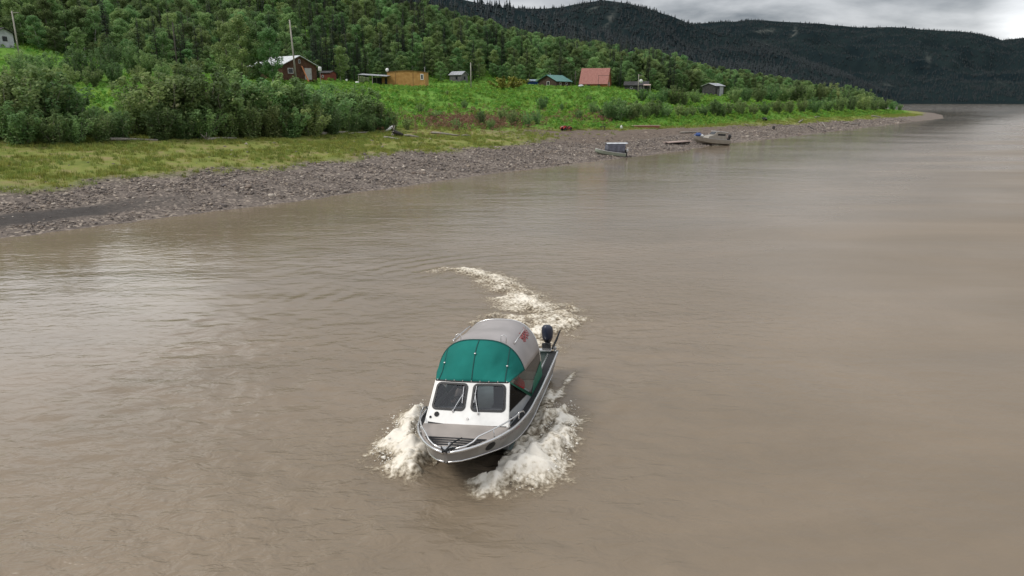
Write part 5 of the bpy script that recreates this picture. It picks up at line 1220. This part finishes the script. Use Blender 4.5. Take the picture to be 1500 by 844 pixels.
MB().grid([[(p[0], p[1], p[2]-.002) for p in r_[3:8]] for r_ in rows]).obj('hull_bottom', B['bottom'], hull, True)  # dark colour carries the shade under the hull, below the chine
hull.data.set_sharp_from_angle(angle=R(28)) if hasattr(hull.data, 'set_sharp_from_angle') else None
gun = lambda x: float(np.interp(x, xs, hb_)); gz = lambda x: float(np.interp(x, xs, hg)); chn = lambda x: float(np.interp(x, xs, hc)); chz = lambda x: float(np.interp(x, xs, hk))
for sg in (1, -1):
    MB().tube([(x, sg*(y+.012), z) for x, y, z in zip(xs, hb_, hg)], .034, 8).obj('gunwale', B['rail'], jb, True)
    MB().tube([(x, sg*(y+.025), z) for x, y, z in zip(xs, hc, hk)], .020, 6).obj('spray_rail', B['rail'], hull, True)
    MB().tube([(x, sg*(y*.9+c*.1+.02), g-.14*(g-k)) for x, y, c, g, k in zip(xs, hb_, hc, hg, hk)], .012, 6).obj('rub_strip', B['alu'], hull, True)
    # sidedeck: black tread inside the gunwale
    P = [[(x, sg*(gun(x)-.03), gz(x)-.012), (x, sg*(gun(x)-.03-w), gz(x)-.03)] for x, w in zip(np.linspace(-.64, 5.75, 40), np.interp(np.linspace(-.64, 5.75, 40), [-.64, 1.2, 3, 4.6, 5.75], [.20, .22, .27, .27, .12]))]
    MB().grid(P).obj('sidedeck_tread', B['nonskid'], jb, False, solid=.015)
    # inner side of the cockpit
    P = [[(x, sg*(gun(x)-.23), gz(x)-.035), (x, sg*(gun(x)-.26), .3)] for x in np.linspace(-.64, 3.6, 14)]
    MB().grid(P).obj('cockpit_side', B['inner'], jb, solid=.02)
    # dark oval fairlead in the bow flank
    u = np.linspace(0, 2*math.pi, 21)[:-1]; xx = 6.42
    def flank(x, f): return np.array([x, sg*(gun(x)*(1-f)+chn(x)*f+.012), gz(x)*(1-f)+chz(x)*f])
    mb = MB(); mb.add([flank(xx, .52)]+[flank(xx+.15*math.cos(a), .52+.27*math.sin(a)) for a in u], [(0, 1+k, 1+(k+1) % 20) for k in range(20)]); mb.obj('fairlead', B['black'], hull, solid=.02)
# worn registration marks on the port bow, no longer readable
mk = MB(); rs = np.random.default_rng(3)
def flankp(x, f): return (x, gun(x)*(1-f)+chn(x)*f+.016, gz(x)*(1-f)+chz(x)*f)
for k in range(9):
    x0 = 6.12-.11*k*.8; w = rs.uniform(.035, .06); f0, f1 = .30+rs.uniform(-.03, .03), .52+rs.uniform(-.04, .05)
    mk.add([flankp(x0, f0), flankp(x0-w, f0), flankp(x0-w*.8, f1), flankp(x0+w*.1, f1)], [(0,1,2,3)])
mk.obj('registration_marks', B['darkmark'], hull)
mk = MB(); mk.add([flankp(5.22, .18), flankp(5.08, .18), flankp(5.08, .42), flankp(5.22, .42)], [(0,1,2,3)]); mk.add([flankp(5.36, .24), flankp(5.27, .24), flankp(5.27, .4), flankp(5.36, .4)], [(0,1,2,3)]); mk.obj('red_sticker', B['redmark'], hull)

# foredeck with a slight crown
XD = np.linspace(5.55, 7.22, 26)
P = [[(x, w*(gun(x)-.02), gz(x)-.03+.035*(1-w*w)) for w in np.linspace(-1, 1, 13)] for x in XD]
MB().grid(P).obj('foredeck', B['deck'], jb, True, solid=.02)
for x in (6.50, 6.62, 6.74, 6.86):
    w = gun(x)-.10
    if w > .05: MB().prism([(x, -w, gz(x)-.03+.024+.012), (x+.075, -w+.08, gz(x)-.03+.024+.012), (x+.075, w-.08, gz(x)-.03+.024+.012), (x, w, gz(x)-.03+.024+.012)], (0, 0, .012)).obj('tread_strip', B['nonskid'], jb)
# bow fitting and anchor
MB().prism([(7.02, -.16, 1.215), (7.36, -.05, 1.235), (7.36, .05, 1.235), (7.02, .16, 1.215)], (0, 0, .02)).obj('bow_plate', B['rail'], jb, bevel=.006)
MB().lathe([(.02, -.06), (.05, -.055), (.03, 0), (.05, .055), (.02, .06)], 10, (7.33, 0, 1.27), 'y').obj('bow_roller', B['black'], jb, True)
an_ = MB(); an_.tube([(7.38, .0, 1.28), (6.95, .08, 1.30), (6.62, .20, 1.27)], [.022, .018, .015], 6); an_.tube([(7.2, -.12, 1.27), (7.33, .0, 1.29), (7.16, .15, 1.28)], .02, 6); an_.prism([(7.02, -.2, 1.245), (7.25, -.1, 1.26), (7.3, -.02, 1.265)], (0, 0, .02)); an_.prism([(7.02, .24, 1.245), (7.22, .14, 1.26), (7.3, .02, 1.265)], (0, 0, .02))
an_.obj('anchor', B['black'], jb)
MB().tube([(6.98, 0, 1.19), (6.98, 0, 1.3)], .03, 8).obj('samson_post', B['rail'], jb)
for sg in (1, -1):     # bow rails
    mb = MB(); mb.tube([(7.16, sg*.13, 1.235), (6.98, sg*.40, 1.25), (6.86, sg*.54, 1.30), (6.74, sg*.64, 1.385), (6.35, sg*.90, 1.39), (5.9, sg*1.10, 1.37), (5.45, sg*1.23, 1.33), (5.1, sg*1.28, 1.30), (4.85, sg*1.31, 1.22), (4.75, sg*1.32, 1.09)], .020, 8)
    for x in (6.35, 5.75, 5.2): mb.tube([(x, sg*(gun(x)-.04), gz(x)), (x, sg*(gun(x)-.05 if x > 5.3 else 1.275), 1.38 if x > 5.8 else 1.34)], .016, 6)
    mb.obj('bow_rail', B['rail'], jb, True)

# ---- cabin front: white raked panel with two rounded windows
PB, PT = np.array([5.62, 1.076, 1.105]), np.array([4.84, .97, 1.97])          # port bottom and top corners
PNRM = np.array([PT[2]-PB[2], 0, -(PT[0]-PB[0])]); PNRM /= np.linalg.norm(PNRM)
def pan(u, v, o=0.):
    y = (PB[1]*(1-v)+PT[1]*v)*u; return (PB[0]*(1-v)+PT[0]*v+PNRM[0]*o+.05*(1-u*u), y, PB[2]*(1-v)+PT[2]*v+PNRM[2]*o)
def rrect(u0, u1, v0, v1, ru, rv, n=8):
    out = []
    for cu, cv, a0 in ((u1-ru, v1-rv, 0), (u0+ru, v1-rv, 90), (u0+ru, v0+rv, 180), (u1-ru, v0+rv, 270)):
        out += [(cu+ru*math.cos(R(a0+90*k/n)), cv+rv*math.sin(R(a0+90*k/n))) for k in range(n+1)]
    return out
front = MB(); WIN = []
for u0, u1, w0, w1 in ((-1, 0, -.925, -.075), (0, 1, .075, .925)):
    ring = rrect(w0, w1, .335, .955, .11, .105); WIN.append((w0, w1)); m = len(ring); cu, cv = (w0+w1)/2, .645
    outer = []
    for (a, c) in ring:
        du, dv = a-cu, c-cv; f = min([(u1-cu)/du if du > 1e-9 else (u0-cu)/du if du < -1e-9 else 1e9, (1-cv)/dv if dv > 1e-9 else (0-cv)/dv if dv < -1e-9 else 1e9]); outer.append((cu+du*f, cv+dv*f))
    for (a, c) in ((u1, 1), (u0, 1), (u0, 0), (u1, 0)):     # keep the corners square
        k = int(np.argmin([(p-a)**2+(q-c)**2 for p, q in outer])); outer[k] = (a, c)
    front.add([pan(*p) for p in ring]+[pan(*p) for p in outer], [(k, (k+1) % m, m+(k+1) % m, m+k) for k in range(m)])
fr = front.obj('cabin_front', B['white'], jb, solid=.035)
for (w0, w1) in WIN:
    ro = [pan(*p, .022) for p in rrect(w0-.012, w1+.012, .325, .965, .12, .115)]; ri = [pan(*p, .026) for p in rrect(w0+.042, w1-.042, .374, .918, .085, .08)]; m = len(ro)
    wnd = MB().add(ro+ri, [(k, (k+1) % m, m+(k+1) % m, m+k) for k in range(m)]).obj('window', B['gasket'], fr, solid=.02)
    gl = MB().poly([tuple(np.array(pan(p[0], p[1], .006))-np.array([.05*(1-p[0]**2)-.03, 0, 0])) for p in rrect(w0+.012, w1-.012, .348, .944, .10, .095)]); gl.obj('pane', GLASS, wnd)
for (a, b_) in (((-.36, .30), (-.16, .72)), ((.28, .27), (.14, .74))):
    wp = MB(); wp.tube([pan(*a, .05), pan((a[0]+b_[0])/2, (a[1]+b_[1])/2, .075), pan(*b_, .05)], .010, 6); wp.tube([pan(b_[0]-.02*(1 if a[0] < 0 else -1), b_[1]+.16, .045), pan(b_[0], b_[1]-.22, .045)], .009, 5); wp.lathe([(.025, 0), (.025, .05), (.01, .06)], 8, pan(*a, .02)); wp.obj('wiper', B['rail'], fr)
def disc(u, v, r, mt, nm, par):
    MB().poly([pan(u+r*math.cos(a), v+r*.9*math.sin(a), .024) for a in np.linspace(0, 6.283, 15)[:-1]]).obj(nm, mt, par, solid=.02)
disc(-.76, .225, .062, B['black'], 'vent', fr); disc(-.90, .15, .03, B['black'], 'vent', fr); disc(.03, .16, .03, B['alu'], 'washer_jet', fr)
for a, b_ in (((-.93, .045), (-.35, .012)), ((.42, .02), (.97, .02))): MB().prism([pan(a[0], a[1], .021), pan(b_[0], b_[1], .021), pan(b_[0], b_[1]-.012, .021), pan(a[0], a[1]-.03, .021)], tuple(PNRM*.006)).obj('hinge_line', B['black'], fr)
MB().tube([pan(u, 1.0, .015) for u in np.linspace(-1, 1, 9)], .022, 8).obj('top_bar', B['gasket'], fr, True)
for u in np.linspace(-.95, .95, 9): MB().lathe([(.014, 0), (.014, .03), (.004, .035)], 8, pan(u, 1.0, .03)).obj('snap', B['rail'], fr)

# ---- sides below the canvas
XA, XR, ZA, ZR, AW, AZ0 = 3.93, 1.6, 2.79, 2.66, 1.27, .95
def arch(x, th):           # th 0..pi from port gunwale over the top to starboard
    za = ZA+(ZR-ZA)*(XA-x)/(XA-XR); c, s = math.cos(th), math.sin(th); q = 2/2.9
    return np.array([x, math.copysign(abs(c)**q, c)*(AW-.09*(XA-x)/(XA-XR)), AZ0+(za-AZ0)*max(0, s)**q])
def arch_y(x, z):
    za = ZA+(ZR-ZA)*(XA-x)/(XA-XR); return (AW-.09*(XA-x)/(XA-XR))*max(0, 1-((z-AZ0)/(za-AZ0))**2.9)**(1/2.9)
for sg in (1, -1):
    def S(x, y, z): return (x, sg*y, z)
    e0, e1 = np.array(PB), np.array(PT); G = np.array([3.35, 1.20, .97])
    ed = lambda v: e0*(1-v)+e1*v; dg = lambda v: G*(1-v)+e1*v                # windscreen post, and the slanting canvas edge
    sd_ = MB(); q0, q1 = ed(.31), dg(.19)
    sd_.add([S(*e0), S(*q0), S(*q1), S(*G), S(4.5, 1.16, 1.02)], [(0,1,2,3,4)]); sd_.obj('cabin_side', B['side'], jb, solid=.02)
    MB().add([S(*ed(.32)), S(*ed(.985)), S(*dg(.93)), S(*dg(.21))], [(0,1,2,3)]).obj('side_window', SIDEGLASS, jb, solid=.006)
    MB().tube([S(*ed(0)), S(*ed(1))], .028, 6).obj('windscreen_post', B['white'], jb)
    MB().tube([S(*ed(.315)), S(*dg(.2))], .012, 6).obj('window_bead', B['gasket'], jb)
    MB().lathe([(.02, -.03), (.05, -.02), (.05, .02), (.02, .03)], 10, S(5.3, 1.11, 1.19), 'y').obj('side_light', B['black'], jb)
    # green edging along the slant, and the green skirt
    dvec = (e1-G)/np.linalg.norm(e1-G); nrm = np.array([.5, 0, .6])*0+np.array([-dvec[2], 0, dvec[0]])
    P = [[S(*(dg(v)+np.array([0, .012, 0]))), S(*(dg(v)+np.array([0, .006, 0])-nrm*-.0+np.array([-.11*(.4+.6*(1-v)), 0, .055*(.4+.6*(1-v))])))] for v in np.linspace(0, 1, 9)]
    MB().grid(P).obj('canvas_edging', B['trim'], jb, solid=.012)
    P = [[S(x, 1.205, zl), S(x, max(arch_y(x, zh), 1.1)+.012, zh)] for x, zl, zh in zip(np.linspace(G[0], XR-.02, 12), np.linspace(.97, .93, 12), np.interp(np.linspace(G[0], XR-.02, 12), [1.6, 3.0, 3.35], [1.38, 1.33, 1.10]))]
    MB().grid(P).obj('canvas_skirt', B['trim'], jb, solid=.012)
    # clear vinyl curtain
    cols = []
    for x in np.r_[np.linspace(XR, XA, 14), np.linspace(XA, 4.8, 8)[1:]]:
        lo = 1.34 if x < 3.1 else (G[2]+(e1[2]-G[2])*(x-G[0])/(e1[0]-G[0])+.06 if x > 3.35 else 1.16)
        up = np.interp(x, [XR, XA, 4.84], [1.70, 1.99, 1.985]); lo = min(lo, up-.005)
        f = sstep(XA, 4.84, x)
        cols.append([S(x, (arch_y(min(x, XA), z)*(1-f)+(PT[1]+.01)*f), z) for z in np.linspace(lo, up, 5)])
    MB().grid(cols).obj('clear_curtain', VINYL, jb, True)
# ---- silver rear cover and green forward canvas
th0 = lambda x: math.asin((max(0, (np.interp(x, [XR, XA], [1.69, 1.97])-AZ0)/((ZA+(ZR-ZA)*(XA-x)/(XA-XR))-AZ0)))**(2.9/2))
P = []
for x in np.linspace(XA+.01, XR, 18):
    t0 = th0(min(x, XA)); sag = .018*math.sin((x-XR)*5.2)
    P.append([arch(x, t) + np.array([0, 0, sag*math.sin(t)]) for t in np.linspace(t0, math.pi-t0, 33)])
cv = MB().grid(P).obj('silver_cover', B['cover'], jb, True, solid=.02)
bk = [arch(XR+.03, t) for t in np.linspace(.02, math.pi-.02, 33)]; MB().poly([p-np.array([0, 0, .02]) for p in bk]).obj('rear_curtain', B['cover'], jb)
MB().tube([arch(XR, t) for t in np.linspace(.02, math.pi-.02, 33)], .022, 8).obj('rear_hoop', B['rail'], jb, True)
t0 = th0(XA); A_ = [arch(XA, t) for t in np.linspace(t0, math.pi-t0, 41)]
P = []
for j, v in enumerate(np.linspace(0, 1, 15)):
    row = []
    for i, a in enumerate(A_):
        u = 1-2*i/40; w = np.array(pan(u, 1.0, .02)); p = a*(1-v)+w*v
        blg = math.sin(math.pi*v)*(.10+.03*math.cos(2.2*u)) ; p = p+np.array([.5, .10*u, .85])*blg*(.55+.45*(1-u*u))
        p = p+np.array([.5, 0, .85])*(float(fbm(u*3+5, v*1.2, 3, 55))-.5)*.17*math.sin(math.pi*v); row.append(p)
    P.append(row)
P = np.array(P); cn_ = MB().grid(P).obj('green_canvas', B['canvas'], jb, True, solid=.015)
def seam_pt(j, a, b_):
    q = a+(b_-a)*j/14; i0 = min(39, int(q)); return P[j, i0]*(1-(q-i0))+P[j, i0+1]*(q-i0)+np.array([.006, 0, .012])
for a, b_ in ((20, 20), (10, 2), (31, 38.5)): MB().tube([seam_pt(j, a, b_) for j in range(15)], .013, 6).obj('seam', B['seam'], cn_, True)
MB().tube([p+np.array([0, 0, .006]) for p in A_], .020, 8).obj('front_hoop', B['seam'], cn_, True)
for j, i in ((6, 20), (7, 6), (6, 34)): MB().lathe([(.03, 0), (.03, .03), (.01, .04)], 8, P[j, i]+np.array([.01, 0, .012])).obj('snap', B['rail'], cn_, True)
for sg in (1, -1):     # hand rails on the cover and the two small hoops at its front
    tt = .98 if sg > 0 else math.pi-.98
    pts = [arch(x, tt) for x in np.linspace(3.5, 1.95, 6)]; nn = np.array([0, math.cos(tt)*.75, math.sin(tt)*.75])
    MB().tube([pts[0]]+[p+nn*.11 for p in pts]+[pts[-1]], .017, 8).obj('hand_rail', B['rail'], jb, True)
    tq = 1.20 if sg > 0 else math.pi-1.20; b0 = arch(3.82, tq); MB().tube([b0+np.array([0, .07, -.02]), b0+np.array([-.04, .075, .17]), b0+np.array([-.05, 0, .20]), b0+np.array([-.04, -.075, .17]), b0+np.array([0, -.07, .02])], .011, 6).obj('rod_holder', B['rail'], jb, True)
# faded red script on the cover's port side
rs = np.random.default_rng(8); mk = MB()
for k in range(7):
    x0 = 2.75-.13*k; a0 = .90+rs.uniform(-.03, .03); pts = [arch(x0+.05*math.sin(q*3.0+k), a0-.11+.05*q+rs.uniform(-.015, .015))*np.array([1, 1.012, 1.008]) for q in np.linspace(0, 4, 6)]; mk.tube(pts, .014, 5)
mk.obj('faded_script', B['redmark'], cv)

# ---- cockpit, seats, wheel
MB().grid([[(x, w*1.06, .34) for w in (-1, -.5, 0, .5, 1)] for x in np.linspace(-.64, 5.3, 8)]).obj('sole', B['inner'], jb)
MB().box((-.64, 0, .62), (.10, 2.2, .62)).obj('transom', B['inner'], jb, bevel=.01)
MB().box((.18, .1, .56), (.78, 1.5, .42)).obj('engine_box', B['inner'], jb, bevel=.03)
MB().box((-.62, .30, .945), (.22, 1.65, .05)).obj('transom_step', B['rail'], jb, bevel=.01)
MB().tube([(-.66, 1.24, .90), (-.66, 1.24, 1.03), (-.54, 1.24, 1.03)], .05, 8).obj('corner_casting', B['rail'], jb)
MB().tube([(-.4, 1.03, .88), (1.0, 1.06, .90), (1.5, 1.07, .92)], .025, 6).obj('grab_rail', B['rail'], jb)
MB().tube([(-.1, .92, .62), (1.4, .96, .62)], .03, 6).obj('grab_rail', B['rail'], jb)
MB().prism([(4.75, -1.0, .4), (4.75, -1.0, 1.22), (4.95, -1.0, 1.28), (5.4, -1.0, 1.12), (5.4, -1.0, .4)], (0, 2.0, 0)).obj('dashboard', B['dash'], jb, bevel=.02)
MB().tube([(4.58+.05*math.sin(a), -.48+.19*math.cos(a), 1.27+.17*math.sin(a)) for a in np.linspace(0, 6.283, 21)[:-1]], .016, 6, True).obj('steering_wheel', B['black'], jb, True)
hb2 = MB(); hb2.tube([(4.78, -.48, 1.2), (4.58, -.48, 1.27)], .03, 6)
for a in (0, 2.1, 4.2): hb2.tube([(4.58, -.48, 1.27), (4.58+.05*math.sin(a), -.48+.19*math.cos(a), 1.27+.17*math.sin(a))], .01, 5)
hb2.obj('steering_hub', B['black'], jb)
for y_ in (-.48, .48):
    MB().box((3.93, y_, .82), (.50, .52, .14)).obj('seat', B['seat'], jb, bevel=.04); MB().box((3.66, y_, 1.12), (.12, .50, .52), ry=R(-10)).obj('backrest', B['seat'], jb, bevel=.04); MB().lathe([(.16, .34), (.06, .38), (.06, .74), (.14, .76)], 12, (3.93, y_, 0)).obj('pedestal', B['alu'], jb)
outboard(jb, (-.70, .93, .97), B['cowl'], 1.2)
MB().tube([(-.58, 1.16, 1.02), (-1.0, 1.25, 1.22), (-1.35, 1.31, 1.40)], [.04, .035, .022], 8).obj('steering_oar', B['black'], jb)
MB().box((-.70, .45, .98), (.10, .22, .10)).obj('stern_bracket', B['black'], jb, bevel=.01)
def bworld(p):
    y, z = p[1]*math.cos(BROLL)-p[2]*math.sin(BROLL), p[1]*math.sin(BROLL)+p[2]*math.cos(BROLL)
    X_, Y_ = bl2w(p[0], y); return (float(X_), float(Y_), z)
# the red thing seen through the clear curtain
o = thing('red_float', 'round red float hanging behind the clear port side curtain of the jet boat', 'float', bworld((3.70, .97, 1.46)), (BROLL, 0, BTH))
MB().lathe([(.02, -.17), (.10, -.155), (.15, -.08), (.16, .0), (.145, .08), (.10, .14), (.045, .17), (.04, .21), (.02, .215)], 16).obj('float_body', mat('red_float', (.95, .03, .08), .5), o, True)
MB().tube([(0, 0, .2), (.01, .0, .34), (0, .0, .5)], .012, 6).obj('lanyard', B['rail'], o, True)

# ---- the driver, seated at the wheel on the starboard side
SKIN = mat('skin', (.52, .33, .25), .55); SHIRT = mat('pale_jacket', (.50, .44, .41), .85, var=.12, scale=6); HAIR = mat('dark_cap', (.03, .028, .026), .8); TROU = mat('dark_trousers', (.045, .05, .065), .85)
def skinned(name, verts, edges, mts, parent, root=0, sub=2):
    me = bpy.data.meshes.new(name); me.from_pydata([v[:3] for v in verts], edges, []); me.materials.append(mts)
    o = link(name, me, parent); md = o.modifiers.new('skin', 'SKIN'); sk_ = me.skin_vertices[0].data if len(me.skin_vertices) else None
    if sk_ is None:
        bpy.context.view_layer.objects.active = o; sk_ = me.skin_vertices[0].data
    for i, v in enumerate(verts): sk_[i].radius = (v[3], v[4] if len(v) > 4 else v[3]); sk_[i].use_root = (i == root)
    md.use_smooth_shade = True; md.branch_smoothing = .4
    sb = o.modifiers.new('smooth', 'SUBSURF'); sb.levels = sub; sb.render_levels = sub
    return o
FZ_ = -.045
dr = thing('person', 'driver in a pale jacket at the wheel behind the left windscreen pane', 'person', bworld((3.95, -.48, .80)), (BROLL, 0, BTH))
HW = (.63, .17, .50)
V_ = [(0,0,.14,.15,.13),(.0,0,.32,.14,.115),(.03,0,.50,.17,.12),(.05,0,.60,.10,.08),(.07,0,.645,.050,.050),(.092,0,.725,.066,.078),(.098,0,.80,.082,.098),(.09,0,.885,.066,.076)]
E_ = [(0,1),(1,2),(2,3),(3,4),(4,5),(5,6),(6,7)]
for sg in (1, -1):
    n0 = len(V_)
    V_ += [(.04, sg*.17, .56, .065), (.16, sg*.25, .33, .05), (.26, sg*.26, .27, .042), (.45, sg*.21, .42, .034), (.57, sg*.185, .475, .026, .032), (.62, sg*.175, .49, .022, .036)]
    E_ += [(2, n0)]+[(n0+k, n0+k+1) for k in range(5)]
    h0 = n0+5
    for k, (a, L_) in enumerate(((-.030, .075), (-.010, .085), (.010, .08), (.028, .065))):     # fingers closed over the rim
        n1 = len(V_); V_ += [(.655, sg*.175+a, .505, .0095), (.672, sg*.175+a, .49+.0, .009), (.668, sg*.175+a, .465, .0085), (.648, sg*.175+a, .455, .008)]; E_ += [(h0, n1), (n1, n1+1), (n1+1, n1+2), (n1+2, n1+3)]
    n1 = len(V_); V_ += [(.60, sg*.135, .495, .012), (.632, sg*.128, .475, .010), (.648, sg*.138, .46, .009)]; E_ += [(h0-1, n1), (n1, n1+1), (n1+1, n1+2)]
    n2 = len(V_); V_ += [(.06, sg*.10, .12, .095), (.40, sg*.13, .13, .072), (.47, sg*.13, .09, .062), (.44, sg*.13, -.22, .048), (.45, sg*.13, -.40, .040), (.56, sg*.13, -.43, .038)]
    E_ += [(0, n2)]+[(n2+k, n2+k+1) for k in range(5)]
body = skinned('person_body', V_, E_, SKIN, dr)
face = MB()
face.lathe([(.004, 0), (.016, .012), (.012, .03), (.004, .05)], 8, (.178, 0, .80+FZ_)); face.obj('nose', SKIN, dr, True)
for sg in (1, -1):
    MB().lathe([(.003, -.012), (.012, -.006), (.012, .006), (.003, .012)], 8, (.170, sg*.034, .852+FZ_), 'x').obj('eye', HAIR, dr, True); MB().lathe([(.006, -.03), (.02, -.015), (.022, .012), (.008, .032)], 8, (.085, sg*.085, .84+FZ_), sy=.5).obj('ear', SKIN, dr, True)
MB().tube([(.172, -.022, .785+FZ_), (.178, 0, .783+FZ_), (.172, .022, .785+FZ_)], .006, 5).obj('mouth', mat('lips', (.35, .14, .12), .5), dr, True)
cap = MB().lathe([(.108, .875), (.11, .91), (.098, .955), (.06, .985), (.01, .995)], 16, (.085, 0, 0)); cap.prism([(.16, -.075, .885), (.26, -.055, .872), (.28, 0, .87), (.26, .055, .872), (.16, .075, .885)], (0, 0, .012)); cap.v = [(a, b_, c+FZ_) for a, b_, c in cap.v]; cap.obj('cap', HAIR, dr, True)
# jacket: sleeves and trunk as a skin a little wider than the body, trousers the same
J_ = [(0,0,.10,.165,.145),(0,0,.32,.158,.132),(.03,0,.50,.185,.135),(.05,0,.585,.105,.085)]; JE = [(0,1),(1,2),(2,3)]
for sg in (1, -1):
    n0 = len(J_); J_ += [(.04, sg*.17, .56, .080), (.16, sg*.25, .33, .064), (.25, sg*.262, .275, .056), (.34, sg*.24, .335, .048)]; JE += [(2, n0), (n0, n0+1), (n0+1, n0+2), (n0+2, n0+3)]
skinned('jacket', J_, JE, SHIRT, dr)
T_ = [(0,0,.08,.15,.14)]; TE = []
for sg in (1, -1):
    n0 = len(T_); T_ += [(.08, sg*.10, .12, .105), (.40, sg*.13, .13, .084), (.48, sg*.13, .08, .074), (.445, sg*.13, -.22, .062), (.45, sg*.13, -.34, .056)]; TE += [(0, n0)]+[(n0+k, n0+k+1) for k in range(4)]
skinned('trousers', T_, TE, TROU, dr)
